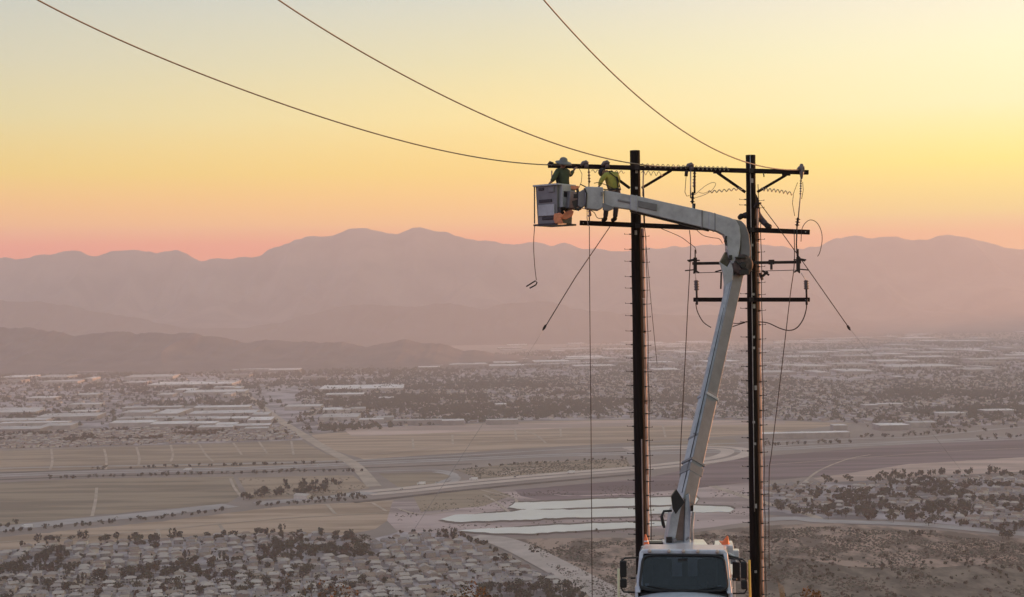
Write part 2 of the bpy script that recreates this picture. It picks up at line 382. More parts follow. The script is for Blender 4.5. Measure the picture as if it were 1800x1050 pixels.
sheet('scrubland', [(1100,1000),(1180,985),(1330,972),(1420,985),(1500,998),(1620,1000),(1750,992),(2200,1010),(2200,1100),(1120,1100)], mat('dark_brush_ground', (.05,.045,.036), .95, c2=(.15,.125,.10), scale=.035, detail=12, stretch=(1.3,.55,1), con=.08), 3)
sheet('village_ground', [(1335,852),(1420,850),(1600,842),(2200,835),(2200,960),(1850,945),(1600,915),(1450,912),(1335,905)], f_urb, 3)
sheet('village_ground', [(-400,990),(0,968),(280,947),(500,936),(600,942),(640,952),(700,936),(810,940),(850,970),(960,1010),(1040,1060),(1100,1140),(-400,1140)], f_urb, 3)
# freeways
for o_ in (-16, 16): strip('freeway', [(-300,848),(-50,838),(150,831),(400,825),(640,815),(830,807),(1000,800),(1200,796),(1340,791),(1500,783),(1850,768),(2200,750)], 21, m_asph, 5, o_)
strip('frontage_road', [(-300,838),(0,824),(400,816),(640,809),(830,800),(1000,790),(1150,785),(1340,778),(1500,772),(1620,768),(1700,760),(1850,748),(2200,735)], 16, m_asph, 5)
strip('verge', [(-300,843),(200,825),(640,812),(830,804),(1100,794)], 14, m_verge, 4)
strip('verge', [(-300,856),(-50,846),(150,838),(400,832),(640,823),(830,816)], 16, m_verge, 4)
strip('slip_road', [(640,830),(760,827),(800,836),(770,850)], 12, m_asph, 5)
strip('slip_road', [(764,830),(790,834),(803,841),(795,849)], 14, m_asph, 6)
strip('access_road', [(880,835),(910,828),(960,822)], 9, m_dirt, 6)
for o_ in (-19, 19): strip('highway', [(640,868),(720,861),(800,852),(950,838),(1130,823),(1240,811),(1285,802),(1296,793),(1270,788),(1200,787),(1100,790)], 26, mat('pale_highway_concrete', (.46,.38,.34), .7, var=.12, scale=.02), 6, o_)
strip('highway_cutting', [(620,884),(720,873),(800,864),(950,849),(1130,833)], 18, m_verge, 5)
strip('boulevard', [(-300,965),(-50,936),(100,920),(250,906),(405,889)], 48, m_asph, 6)
strip('boulevard', [(452,886),(520,880),(600,873),(650,866)], 36, m_asph, 6)
strip('avenue', [(400,668),(440,700),(490,738),(537,768),(577,792),(622,817),(658,856)], 24, m_dirt, 6)
strip('country_road', [(1330,915),(1400,912),(1450,917),(1600,922),(1720,932),(1850,945),(2200,985)], 30, m_asph, 6)
strip('country_road', [(1252,855),(1330,880),(1420,905),(1440,915)], 14, m_dirt, 5)
strip('canal_track', [(830,945),(870,949),(915,965),(970,993),(1030,1025),(1090,1060),(1150,1120)], 40, mat('graded_track', (.38,.33,.31), .95, var=.15, scale=.03), 7)
strip('canal_track', [(1335,788),(1400,782),(1480,778),(1600,776),(1850,764)], 12, m_asph, 5)
for tr in ([(162,908),(168,880),(170,858)], [(405,842),(412,858),(425,875)], [(300,783),(304,800),(300,812)], [(240,787),(245,806),(243,820)], [(183,790),(187,808),(186,826)],
           [(350,781),(362,800),(375,812)], [(410,779),(425,800)], [(455,777),(470,798)], [(512,776),(516,800)], [(0,954),(150,944),(300,930),(500,912),(690,902)], [(277,931),(280,945)], [(385,922),(395,938)],
           [(655,800),(800,785),(960,770),(1110,765),(1300,757)], [(725,770),(727,790)], [(795,765),(796,782)], [(905,757),(908,774)], [(985,752),(986,768)], [(1165,748),(1170,770)], [(880,750),(935,762),(960,780)],
           [(1410,852),(1440,828),(1490,808),(1530,800)], [(1300,822),(1480,808),(1700,793),(1900,785)], [(900,905),(870,882),(850,870)], [(845,862),(905,878),(900,893)], [(700,895),(740,905),(800,898)],
           [(90,790),(92,812),(88,826)], [(575,888),(590,905)], [(655,885),(680,900)], [(0,812),(200,806),(500,800)]):
    strip('dirt_track', tr, 4.6, m_dirt, 6)
m_water = mat('pond_water', (.33,.40,.46), .33, c2=(.46,.53,.58), scale=.01, ior=1.6, spec=.9, bump=0)
m_bank = mat('pond_bank', (.07,.06,.055), .95, var=.3, scale=.05)
def shore(pts, seed, amp=.5):
    out = []
    for i in range(len(pts)):
        a, c = pts[i], pts[(i+1) % len(pts)]
        for k in range(8):
            u = k/8; x = a[0]+(c[0]-a[0])*u; y = a[1]+(c[1]-a[1])*u
            out.append((x, y+(float(fbm(np.array(x*.11), np.array(seed*1.+i), 4, seed))-.47)*amp*3))
    return out
def grow(pts, k):
    cx = sum(p[0] for p in pts)/len(pts); cy = sum(p[1] for p in pts)/len(pts)
    return [(cx+(p[0]-cx)*1.012, cy+(p[1]-cy)+(k if p[1] > cy else -k)) for p in pts]
P1 = [(893,893),(905,885),(960,883),(1060,878),(1120,876),(1222,874),(1228,879),(1222,887),(1120,890),(1000,894),(930,897),(918,896)]
P2 = [(773,914),(800,906),(870,903),(905,900),(920,897),(1000,897),(1120,894),(1180,891),(1215,889),(1284,892),(1291,896),(1284,901),(1230,902),(1140,905),(1110,909),(1010,911),(958,912),(950,914),(880,916),(800,919)]
P3 = [(803,934),(860,930),(930,927),(1000,923),(1120,919),(1190,917),(1185,924),(1120,929),(1000,935),(940,939),(870,939)]
for k, pp in enumerate((P1, P2, P3)):
    sheet('pond_bank', shore(grow(pp, 2.6), k+5, .9), m_bank, 4+k*.3)
for k, pp in enumerate((P1, P2, P3)):
    sheet('pond_water', shore(pp, k+5, .8), m_water, 6+k*.3)

# ================================================================== THE VALLEY'S TREES AND BUILDINGS
m_leaf = [mat('leaf_dark', (.014,.021,.014), .95, c2=(.036,.050,.033), scale=.5, objvar=.3), mat('leaf_olive', (.026,.033,.018), .95, c2=(.062,.070,.040), scale=.5, objvar=.3),
          mat('leaf_brown', (.04,.028,.018), .95, c2=(.09,.06,.036), scale=.5, objvar=.3)]
m_bark = mat('bark', (.06,.045,.035), .95, var=.3, scale=3)
def crown_arrays(seed, n, w, h, leaf, z0=0.0, pts=False, lobes=5):
    """leaf clump faces spread through a lobed crown volume"""
    r = np.random.default_rng(seed)
    lc = np.stack([r.normal(0, .33, lobes)*w, r.normal(0, .33, lobes)*w, r.uniform(.3, .8, lobes)*h], 1); lr = r.uniform(.30, .5, lobes)
    k = r.integers(0, lobes, n); d = r.normal(size=(n, 3)); d /= np.linalg.norm(d, axis=1, keepdims=True)
    q = r.uniform(.45, 1.05, (n, 1))**.5
    c = lc[k]+d*q*lr[k][:, None]*np.array([w, w, h*.9]); c[:, 2] = np.maximum(c[:, 2], h*.06)
    s = leaf*r.uniform(.6, 1.3, (n, 1)); a = r.normal(size=(n, 3)); a /= np.linalg.norm(a, axis=1, keepdims=True)
    b_ = np.cross(a, r.normal(size=(n, 3))); b_ /= np.linalg.norm(b_, axis=1, keepdims=True)
    V = np.stack([c+a*s, c+b_*s*.8, c-a*s*.7+b_*s*.2, c-b_*s*.9], 1).reshape(-1, 3); V[:, 2] += z0
    return V, np.arange(4*n).reshape(n, 4)
def tree_set(kind, seed, w, h, th, mi, n=150, leaf=.8):
    V, F = crown_arrays(seed, n, w, h, leaf, th)
    o = np_mesh('crown', V, F, [m_leaf[mi]]); me = o.data; bpy.data.objects.remove(o)
    b = MB(); b.tube([(0,0,-.3),(.05,.03,th*.6),(.1,-.05,th+h*.35)], [.28, .2, .1], 6)
    b.tube([(.06,.0,th*.7),(w*.2,.1,th+h*.35)], [.13, .05], 5); b.tube([(.06,.0,th*.75),(-w*.18,.2,th+h*.4)], [.12, .05], 5)
    return me, b.mesh('trunk', m_bark), kind
trees = [tree_set('round', 1, 4.2, 5.5, 1.6, 0), tree_set('round', 2, 5.2, 6.5, 1.8, 1), tree_set('tall', 3, 2.6, 9.5, 1.8, 0, 150, .75), tree_set('brown', 4, 4.0, 5.0, 1.6, 2), tree_set('low', 5, 3.8, 3.4, .9, 1, 120), tree_set('palm', 6, 3.5, 4.6, 1.5, 0, 130)]
TREEQ = []        # (x, y, scale, variant, place)
def add_trees(pts, place, lo=.7, hi=1.3, kinds=(0,0,1,1,2,3,4,5)):
    for x, y in pts: TREEQ.append((x, y, random.uniform(lo, hi), random.choice(kinds), place))
def line_trees(px, spacing, place, wd=6, keep=1.0, **k):
    g = [G(*p) for p in px]; out = []
    for a, c in zip(g[:-1], g[1:]):
        L_ = (c-a).length; n = max(1, int(L_/spacing))
        for i in range(n):
            if random.random() > keep: continue
            p = a.lerp(c, (i+random.random()*.8)/n); out.append((p.x+random.gauss(0, wd*.4), p.y+random.gauss(0, wd)))
    add_trees(out, place, **k)

# --- houses
m_wall = [mat('stucco_tan', (.38,.32,.28), .9, var=.15, scale=.6, objvar=.25), mat('stucco_white', (.56,.52,.47), .9, var=.1, scale=.6, objvar=.15), mat('stucco_grey', (.25,.23,.22), .9, var=.15, scale=.6, objvar=.2)]
m_roof = [mat('roof_tile_grey', (.16,.145,.145), .85, c2=(.26,.235,.23), scale=1.5, objvar=.42), mat('roof_tile_brown', (.17,.125,.10), .85, c2=(.27,.205,.17), scale=1.5, objvar=.42), mat('roof_tile_pale', (.30,.27,.25), .85, c2=(.44,.40,.37), scale=1.5, objvar=.2)]
m_win = mat('dark_window', (.02,.022,.028), .15, spec=.8); m_gar = mat('garage_white', (.55,.52,.48), .7, var=.08, scale=3)
def house_protos():
    out = []
    rr = random.Random(5)
    for v in range(6):
        w, d, h = rr.uniform(9.5, 12), rr.uniform(8, 10), (5.2 if v % 2 else 3.0); m = m_wall[v % 3]; rm = m_roof[(v*2+1) % 3 if v != 3 else 2]
        b = MB(); b.box((0,0,h/2), (w, d, h)); gx = w*.5-3; b.box((gx, -d/2-2.4, 1.4), (6, 5.2, 2.8))
        wall = b.mesh('wall', m)
        b = MB(); e = .6; rh = 2.2
        def hip(cx, cy, w_, d_, z, rh, ins):
            X_, Y_ = w_/2+e, d_/2+e
            vs = [(cx-X_,cy-Y_,z),(cx+X_,cy-Y_,z),(cx+X_,cy+Y_,z),(cx-X_,cy+Y_,z),(cx-X_+ins,cy,z+rh),(cx+X_-ins,cy,z+rh)]
            b.add(vs, [(0,1,5,4),(1,2,5),(2,3,4,5),(3,0,4),(0,3,2,1)])
        hip(0, 0, w, d, h, rh, (d/2 if v % 3 else .1)); hip(gx, -d/2-2.0, 6, 6.5, 2.82, 1.4, 2.2)
        b.box((-w*.25, d*.2, h+rh*.8), (.9, .9, 1.6))
        roof = b.mesh('roof', rm)
        b = MB(); b.box((gx, -d/2-5.03, 1.15), (4.6, .12, 2.2)); gar = b.mesh('garage_door', m_gar)
        wins = []
        for (x, z) in [(-w*.3, 1.5), (-w*.05, 1.5)]+([(-w*.3, 4.1), (w*.2, 4.1)] if h > 4 else []):
            b = MB(); b.box((x, -d/2-.03, z), (1.7, .1, 1.2)); wins.append(b.mesh('window', m_win))
        out.append((wall, roof, gar, wins))
    return out
HP = house_protos()
def rowpts(poly, sx_, sy, ang, jit=.1): return scatter(poly, sx_, jit, ang, sy)
Z_H1 = [(-60,985),(0,972),(60,960),(280,952),(420,945),(500,941),(590,946),(640,958),(700,942),(790,941),(850,966),(900,985),(950,1008),(1000,1035),(1030,1075),(-60,1075)]
Z_H2 = [(1345,857),(1420,851),(1480,862),(1560,848),(1700,840),(1850,838),(1850,938),(1740,925),(1640,915),(1560,905),(1500,910),(1440,905),(1345,885)]
Z_H3 = [(-60,765),(150,757),(320,752),(500,752),(528,772),(300,780),(100,787),(-60,790)]
houses = []
def streets(poly, ang, gap):
    g = gpoly(poly); gx = [p[0] for p in g]; gy = [p[1] for p in g]; cx, cy = (min(gx)+max(gx))/2, (min(gy)+max(gy))/2; rad = math.hypot(max(gx)-min(gx), max(gy)-min(gy))/2
    c_, s_ = math.cos(ang), math.sin(ang)
    for b_ in np.arange(-rad+13, rad, gap):
        a_ = np.arange(-rad, rad, 8.0); bb = b_+9*np.sin(a_/70+b_); x = cx+a_*c_-bb*s_; y = cy+a_*s_+bb*c_; k = in_poly(x, y, g); run = []
        for i in range(len(a_)+1):
            if i < len(a_) and k[i]: run.append((x[i], y[i])); continue
            if len(run) > 5:
                z = lz(4); vs = []
                for (u, v) in run: vs += [(u+s_*4.2, v-c_*4.2, z), (u-s_*4.2, v+c_*4.2, z)]
                q = MB(); q.add(vs, [(2*j, 2*j+1, 2*j+3, 2*j+2) for j in range(len(run)-1)]); q.build('street', m_asph, kind='structure')
            run = []
for poly, ang, place, keep in ((Z_H1, R(12), 'near', .93), (Z_H2, R(-20), 'right', .72), (Z_H3, R(3), 'left', .9)):
    pts = rowpts(poly, 16.5, 21.5, ang, .18); streets(poly, ang, 43)
    
    g = fbm(pts[:,0]/90, pts[:,1]/90, 3, 77)
    for (x, y), q in zip(pts, g):
        if random.random() > keep: continue
        if q < .33: add_trees([(x+random.uniform(-8, 8), y+random.uniform(-8, 8)) for _ in range(3)], place, .8, 1.4); continue
        houses.append((x, y, ang+random.choice((0, math.pi, math.pi/2 if random.random() < .5 else 0))+random.gauss(0, .16), random.randrange(6), place))
        if random.random() < .85: add_trees([(x+random.uniform(-12, 12), y+random.choice((-12, 12))+random.uniform(-2, 2))], place, .35, .8)
houses.sort(key=lambda h: h[1])
LBL_W = ['tan', 'white', 'grey']; LBL_R = {0: 'grey', 1: 'brown', 2: 'pale'}
PLACE = {'near': 'in the dense housing at the bottom left', 'right': 'among the trees in the housing right of the poles', 'left': 'in the far housing row behind the left field'}
def mk(name, me, par, loc=(0,0,0), rz=0):
    o = bpy.data.objects.new(name, me); col.objects.link(o); o.parent = par; o.location = loc; o.rotation_euler.z = rz; return o
def place_house(x, y, rz, v, pl):
    w, rf, ga, wi = HP[v]; st = 'two-storey' if v % 2 else 'single-storey'
    rn = {'roof_tile_grey': 'grey', 'roof_tile_brown': 'brown', 'roof_tile_pale': 'pale'}[rf.materials[0].name]
    pxx = 900+FPX*x/y; pyy = 545+FPX*(-GZ)/y
    row = 'front' if pyy > 1025 else ('second' if pyy > 1005 else ('middle' if pyy > 985 else 'back'))
    zone = ('left corner' if pxx < 180 else 'left' if pxx < 400 else 'centre left' if pxx < 640 else 'centre' if pxx < 820 else 'dirt track side')
    if pl == 'right': row = 'front' if pyy > 900 else 'back'; zone = 'right of the poles'
    where = f'{row} rows, {zone}' if pl != 'right' else f'{row} rows right of the poles'
    lab = f'{st} {LBL_W[v % 3]} house, {rn} hip roof, in the {where}'
    e = empty('house', (x, y, GZ+.25), lab, 'house', 'houses: '+lab, rz)
    mk('wall', w, e); mk('roof', rf, e); mk('garage_door', ga, e)
    for m in wi: mk('window', m, e)
for h in houses[:300]: place_house(*h)
# the rest, and the thousands beyond, as joined real geometry
FH = []   # x, y, w, d, h, rz, roof/wall index
for (x, y, rz, v, pl) in houses[300:]: FH.append((x, y, 11, 9, (5.2 if v % 2 else 3), rz, v % 3, 2.2))
TREEZ = []
def belt(poly, sp, ang, keep, tree_per, seed):
    pts = scatter(poly, sp, .25, ang)
    g = fbm(pts[:,0]/420, pts[:,1]/420, 3, seed)
    for (x, y), q in zip(pts, g):
        if random.random() < keep*(1.25 if q > .45 else .5): FH.append((x, y, random.uniform(11, 18), random.uniform(10, 14), random.choice((3, 3, 5.5)), ang+random.choice((0, 1.57)), random.randrange(3), 2.2))
        for _ in range(np.random.poisson(tree_per*(2.9 if q < .42 else 1.1))): TREEZ.append((x+random.uniform(-sp, sp), y+random.uniform(-sp, sp), random.uniform(4, 10)*(1.3 if q < .42 else 1), random.uniform(6, 13)))
np.random.seed(3)
belt([(545,762),(530,700),(560,688),(900,672),(1110,655),(1500,672),(1850,655),(1850,742),(1650,752),(1500,742),(1380,738),(1110,736),(900,739),(700,750)], 42, R(5), .8, 1.5, 41)
belt([(-60,700),(450,690),(520,745),(420,748),(200,745),(-60,765)], 60, R(3), .25, 1.1, 43)
belt([(-60,652),(700,640),(1110,640),(1110,655),(900,672),(560,688),(450,690),(-60,705)], 75, R(6), .35, 1.6, 47)
belt([(700,640),(1110,610),(1850,600),(1850,655),(1500,672),(1110,655)], 95, R(2), .5, 1.5, 53)
belt([(1000,612),(1100,592),(1850,580),(1850,600),(1110,610)], 150, R(2), .5, 1.6, 59)
belt([(0,655),(700,640),(1110,610),(850,625),(500,640),(0,648)], 110, R(2), .4, 1.5, 61)
def far_houses(rows, name, label):
    n = len(rows); A = np.array(rows, float)
    base = np.array([(-1,-1,0),(1,-1,0),(1,1,0),(-1,1,0),(-1,-1,1),(1,-1,1),(1,1,1),(-1,1,1),(-1.06,-1.06,1.003),(1.06,-1.06,1.003),(1.06,1.06,1.003),(-1.06,1.06,1.003),(-.6,0,2),(.6,0,2)], float)
    V = np.repeat(base[None], n, 0); z = V[:,:,2].copy()
    V[:,:,0] *= A[:,2,None]/2; V[:,:,1] *= A[:,3,None]/2
    V[:,:,2] = np.where(z <= 1.01, z*A[:,4,None], A[:,4,None]+A[:,7,None])
    c, s = np.cos(A[:,5])[:,None], np.sin(A[:,5])[:,None]; x = V[:,:,0]*c-V[:,:,1]*s; y = V[:,:,0]*s+V[:,:,1]*c
    V[:,:,0] = x+A[:,0,None]; V[:,:,1] = y+A[:,1,None]; V[:,:,2] += GZ+.2
    q = np.array([(0,1,5,4),(1,2,6,5),(2,3,7,6),(3,0,4,7),(8,9,13,12),(10,11,12,13),(9,10,13,13),(11,8,12,12)])
    # triangulate so that every face has three corners
    tri = []; mi = []
    for k, f in enumerate(q):
        tri.append((f[0], f[1], f[2])); mi.append(k >= 4)
        if f[2] != f[3]: tri.append((f[0], f[2], f[3])); mi.append(k >= 4)
    tri = np.array(tri); mi = np.array(mi)
    F = (tri[None]+(np.arange(n)*14)[:,None,None]).reshape(-1, 3)
    t_ = A[:,6].astype(int); MI = np.where(mi[None], 3+t_[:,None], t_[:,None]).ravel()
    return np_mesh(name, V.reshape(-1, 3), F, m_wall+m_roof, MI, kind='stuff', label=label)
far_houses(FH, 'distant_houses', 'thousands of small houses packed across the hazy valley floor')

# --- warehouses: pale flat roofed sheds, each a thing
m_whw = mat('shed_wall', (.30,.28,.27), .85, var=.15, scale=.08, objvar=.3); m_whr = mat('shed_roof', (.50,.49,.50), .7, var=.2, scale=.03, objvar=.35)
m_whd = mat('shed_dark_roof', (.20,.18,.18), .8, var=.12, scale=.03, objvar=.25)
def unit(w, d, h, m, dark=False):
    b = MB(); b.box((0,0,h/2), (w, d, h)); return b.mesh('wall', m)
WH = []
def shed(px0, px1, py, dpy, h=11, place='', ang=None, dark=False):
    a, c = G(px0, py), G(px1, py); far_ = G((px0+px1)/2, py-dpy); w = (c-a).length; d = max(30, min(260, far_.y-a.y)); cx = (a.x+c.x)/2
    ang = R(random.uniform(1, 6)) if ang is None else ang
    WH.append((cx, a.y+d/2, w, d, h, ang, dark, place))
LIST = [(-40,62,764,6),(70,118,757,5),(-30,70,748,5),(60,158,741,7),(-40,50,733,6),(120,162,731,3),(0,110,752,3),(-30,60,727,3),
 (190,262,752,5),(262,330,754,5),(330,375,753,4),(376,412,755,4),(205,300,744,4),(300,372,745,5),(375,430,744,4),(432,472,747,6),(212,262,733,5),(268,308,735,8),(310,330,727,5),(330,440,735,6),(215,310,724,3),(320,430,724,4),(440,468,737,5),(408,470,757,4),(345,405,760,4),(428,468,762,3),
 (120,170,718,3),(45,90,706,3),(130,165,700,3),(215,290,668,5),(215,250,678,3),(260,395,682,6),(395,420,688,3),(275,300,700,3),(320,420,696,5),(60,108,668,5),(0,40,668,4),(95,210,652,3),(135,190,658,3),(225,275,652,3),(295,312,650,2),(325,355,649,2),(372,405,646,2),(405,460,648,3),(465,520,652,3),
 (560,700,690,8),(572,635,700,3),(500,560,722,4),(565,612,728,4),(600,640,726,3),(630,672,746,3),(560,625,742,7),(690,775,748,3),(776,815,748,3),(660,690,742,3),(855,910,747,2),(870,890,718,2),(665,690,706,2),(470,520,655,3),
 (576,640,642,5),(640,680,637,2),(675,745,640,3),(755,775,640,4),(780,808,632,3),(830,880,629,3),(868,905,642,3),(870,930,633,2),(735,770,650,2),(940,1000,640,3),(1000,1060,632,3),(1010,1080,648,3),
 (1340,1402,660,4),(1435,1458,660,4),(1484,1540,658,5),(1470,1538,645,3),(1570,1700,650,6),(1545,1620,640,4),(1700,1760,655,4),(1400,1450,648,3),(1735,1754,651,5),(1480,1560,630,3),(1600,1680,632,3),(1150,1195,655,3),(1225,1290,650,3),(1575,1590,668,2),(1700,1718,668,2),
 (1240,1300,640,3),(1545,1600,757,4),(1465,1490,757,2),(1340,1500,772,3),(1650,1700,735,3),(1730,1790,730,3),(1600,1650,752,3),(1520,1545,720,2),(1545,1590,718,2)]
for q in LIST: shed(*q, place='listed')
for k in range(205):
    py = 578+72*random.random()**.8; px = random.uniform(700, 1830) if py < 628 else random.uniform(540, 1830) if random.random() < .75 else random.uniform(-20, 540)
    if px < 840 and py < 628: continue
    if px < 560 and py < 648: py = random.uniform(650, 700)
    shed(px, px+random.uniform(12, 70), py, random.uniform(1, 3.5), random.uniform(9, 14), dark=random.random() < .25)
WH.sort(key=lambda w: w[1]); whm = {}
def wh_place(x, y):
    px = 900+FPX*x/y
    side = next(n for lim, n in ((150, 'at the far left'), (330, 'left'), (560, 'at the left avenue'), (820, 'left of centre'), (1110, 'just left of the poles'), (1320, 'between the poles'), (1560, 'right of the poles'), (9999, 'at the far right')) if px < lim)
    dist = next(n for lim, n in ((3700, 'nearest the fields'), (4700, 'in the second belt'), (6500, 'in the middle belt'), (9500, 'in the far belt'), (99999, 'in the hazy last belt')) if y < lim)
    return f'{side} {dist}'
for (x, y, w, d, h, a, dark, pl) in WH:
    p_ = wh_place(x, y); c_ = 'dark roofed' if dark else 'pale roofed'; sz = 'wide' if w > 130 else 'small'
    e = empty('warehouse', (x, y, GZ+.1), f'{sz} {c_} flat warehouse {p_}', 'warehouse', f'{sz} {c_} warehouses {p_}', a)
    b = MB(); b.box((0,0,h/2), (w, d, h)); o = b.build('wall', m_whw, None); o.parent = e
    b = MB(); n = max(1, int(w/60))
    for i in range(n):
        b.box((-w/2+w*(i+.5)/n, 0, h+.35), (w/n-.8, d+.8, .7))
        b.box((-w/2+w*(i+.5)/n+random.uniform(-5, 5), random.uniform(-.2, .2)*d, h+1.4), (5, 4, 1.4))
    o = b.build('roof', m_whd if dark else m_whr, None); o.parent = e

# --- trees in rows along roads, round ponds and in the scrub
line_trees([(-40,944),(60,932),(170,923),(260,914),(330,906),(400,899)], 11, 'dark row along the pale boulevard', 5, lo=.7, hi=1.2, kinds=(0,0,1,4))
line_trees([(-40,934),(40,924)], 12, 'dark row along the pale boulevard', 5, lo=.7, hi=1.2, kinds=(0,1))
line_trees([(430,880),(470,872),(530,868),(580,862)], 5, 'clump above the boulevard', 16, lo=.9, hi=1.8, kinds=(0,0,1,2))
line_trees([(500,860),(560,852),(600,851)], 6, 'clump above the boulevard', 10, lo=.9, hi=1.6, kinds=(0,0,2))
line_trees([(540,880),(640,872)], 7, 'clump above the boulevard', 6, lo=.6, hi=1.1, kinds=(0,1))
line_trees([(456,890),(560,884),(650,877)], 8, 'dark row along the pale boulevard', 4, lo=.6, hi=1.0, kinds=(0,1))
line_trees([(45,960),(130,952),(220,951),(300,950),(390,948),(480,943)], 9, 'belt behind near housing', 9, lo=.9, hi=1.5, kinds=(0,0,1,2,5))
line_trees([(470,942),(530,948),(600,945),(640,962)], 6, 'belt behind near housing', 16, lo=.8, hi=1.5, kinds=(0,1,2,3))
line_trees([(700,938),(780,935),(830,950),(870,972)], 9, 'belt behind near housing', 6, lo=.6, hi=1.0, kinds=(0,0,4,3))
line_trees([(370,1000),(430,992),(500,985),(560,975),(630,965)], 5, 'belt behind near housing', 18, lo=.8, hi=1.3, kinds=(0,1,1,2))
line_trees([(-40,1030),(120,1028),(250,1022),(330,1030),(450,1018),(560,1010)], 6, 'thick bottom-left grove', 22, lo=.8, hi=1.5, kinds=(0,1,1,2,0))
line_trees([(60,1042),(300,1044),(500,1035),(700,1040)], 8, 'thick bottom-left grove', 18, lo=.8, hi=1.4, kinds=(0,1,1,3))
line_trees([(1530,850),(1600,838),(1700,835),(1840,832)], 8, 'belt round right housing', 14, lo=.9, hi=1.7, kinds=(0,0,1,2))
line_trees([(1440,850),(1490,848)], 8, 'belt round right housing', 14, lo=.9, hi=1.7, kinds=(0,0,1))
line_trees([(1350,893),(1420,905),(1500,905),(1560,915),(1640,918)], 6, 'belt round right housing', 16, lo=.9, hi=1.6, kinds=(0,1,1,3))
line_trees([(1630,895),(1700,890),(1780,885),(1850,885)], 5, 'belt round right housing', 22, lo=.9, hi=1.6, kinds=(0,0,1))
line_trees([(1640,915),(1740,930),(1800,940)], 9, 'belt round right housing', 10, lo=.8, hi=1.3, kinds=(1,3,4))
line_trees([(1765,950),(1775,948)], 3, 'lone clump beside the country road', 5, lo=1.3, hi=1.8, kinds=(0,1))
line_trees([(1600,945),(1640,940)], 8, 'scattered in the scrub', 6, lo=.9, hi=1.4, kinds=(1,0))
line_trees([(820,823),(930,815),(1110,806)], 13, 'row beside the freeway', 5, keep=.7, lo=.5, hi=.9, kinds=(0,4))
line_trees([(150,826),(300,822),(480,818),(600,816)], 14, 'row beside the freeway', 6, keep=.8, lo=.6, hi=1.1, kinds=(0,1))
line_trees([(80,842),(300,836),(520,831),(640,829)], 10, 'row beside the freeway', 5, keep=.9, lo=.6, hi=1.1, kinds=(0,0,1))
line_trees([(1340,785),(1420,781),(1500,779)], 12, 'row beside the freeway', 6, lo=.8, hi=1.3, kinds=(0,1))
line_trees([(1460,768),(1560,770),(1700,760)], 16, 'row beside the freeway', 8, lo=.8, hi=1.5, kinds=(0,1))
line_trees([(1720,775),(1800,768)], 14, 'row beside the freeway', 8, lo=.8, hi=1.6, kinds=(0,1))
line_trees([(940,941),(1120,931),(1190,927)], 22, 'bushes on the pond bank', 3, keep=.7, lo=.35, hi=.6, kinds=(4,4,0))
sc1 = scatter([(905,958),(1130,952),(1330,935),(1460,928),(1600,937),(1850,965),(1850,1075),(1090,1075)], 10.5, .5)
g = fbm(sc1[:,0]/70, sc1[:,1]/70, 3, 91); add_trees([tuple(p) for p, q in zip(sc1, g) if random.random() < (q-.36)*2.2], 'low bushes in the brown scrubland', .22, .8, kinds=(4,4,4,0,1,3))
sc2 = scatter([(1700,765),(1850,755),(1850,700),(1600,735),(1440,745)], 60, .5); add_trees([tuple(p) for p in sc2 if random.random() < .5], 'row beside the freeway', .8, 1.4)
TREEQ.sort(key=lambda t_: t_[1]/t_[2])          # largest in view first
TK = {'round': 'round bushy tree', 'tall': 'tall narrow tree', 'brown': 'brown leaved tree', 'low': 'low wide bush', 'palm': 'small ragged tree'}
TP = {'near': 'between the houses', 'right': 'between the houses right of the poles', 'left': 'in front of the far left housing row'}
def in_view(x, y): return abs(x/y) < .37
vis = [t_ for t_ in TREEQ if in_view(t_[0], t_[1]) and t_[1] > 1440]
for (x, y, s_, v, pl) in vis[:300]:
    me, tr, kd = trees[v]; pl2 = TP.get(pl, pl)
    if pl2[0:4] not in ('betw', 'in f'): pl2 = 'in the '+pl2 if not pl2.startswith(('low', 'lone', 'bush', 'scat')) else 'one of the '+pl2 if pl2.startswith(('low', 'bush')) else 'standing '+pl2.replace('lone clump ', '')
    pxx = 900+FPX*x/y
    if pl in ('near', 'right', 'thick bottom-left grove') or 'belt' in pl2 or 'brush' in pl2: pl2 += ', '+next(n for lim, n in ((140, 'far left'), (300, 'left'), (480, 'centre left'), (680, 'centre'), (1100, 'by the dirt track'), (1500, 'near the poles'), (1650, 'middle right'), (9999, 'far right')) if pxx < lim)
    tint = {0: 'dark green', 1: 'olive green', 2: 'brownish'}[m_leaf.index(me.materials[0])]
    e = empty('tree' if kd != 'low' else 'bush', (x, y, GZ+.2), (f'{tint} {TK[kd]} {pl2}').replace('brownish brown', 'brown'), 'tree' if kd != 'low' else 'bush', f'{tint} {kd} trees {pl2}', random.uniform(0, 6.3))
    e.scale = (s_, s_, s_*random.uniform(.85, 1.2)); mk('crown', me, e); mk('trunk', tr, e)
# rest of the near-valley trees: same crowns joined
VV, FF, MI = [], [], []; nb = 0
cache = [crown_arrays(20+i, 46, *(( 4.2,5.5),(5.2,6.5),(2.6,9.5),(4,5),(3.8,3.4),(3.5,4.6))[i], 1.5, 1.2 if i != 4 else .5) for i in range(6)]
for (x, y, s_, v, pl) in [t_ for t_ in TREEQ if t_ not in set(vis[:300])]:
    V, F = cache[v]; a = random.uniform(0, 6.3); c, s = math.cos(a), math.sin(a)
    V2 = np.stack([(V[:,0]*c-V[:,1]*s)*s_+x, (V[:,0]*s+V[:,1]*c)*s_+y, V[:,2]*s_+GZ+.1], 1)
    VV.append(V2); FF.append(F+nb); nb += len(V); MI.append(np.full(len(F), m_leaf.index(trees[v][0].materials[0])))
np_mesh('valley_trees', np.concatenate(VV), np.concatenate(FF), m_leaf, np.concatenate(MI), kind='stuff', label='smaller trees spread along roads and between houses on the valley floor')
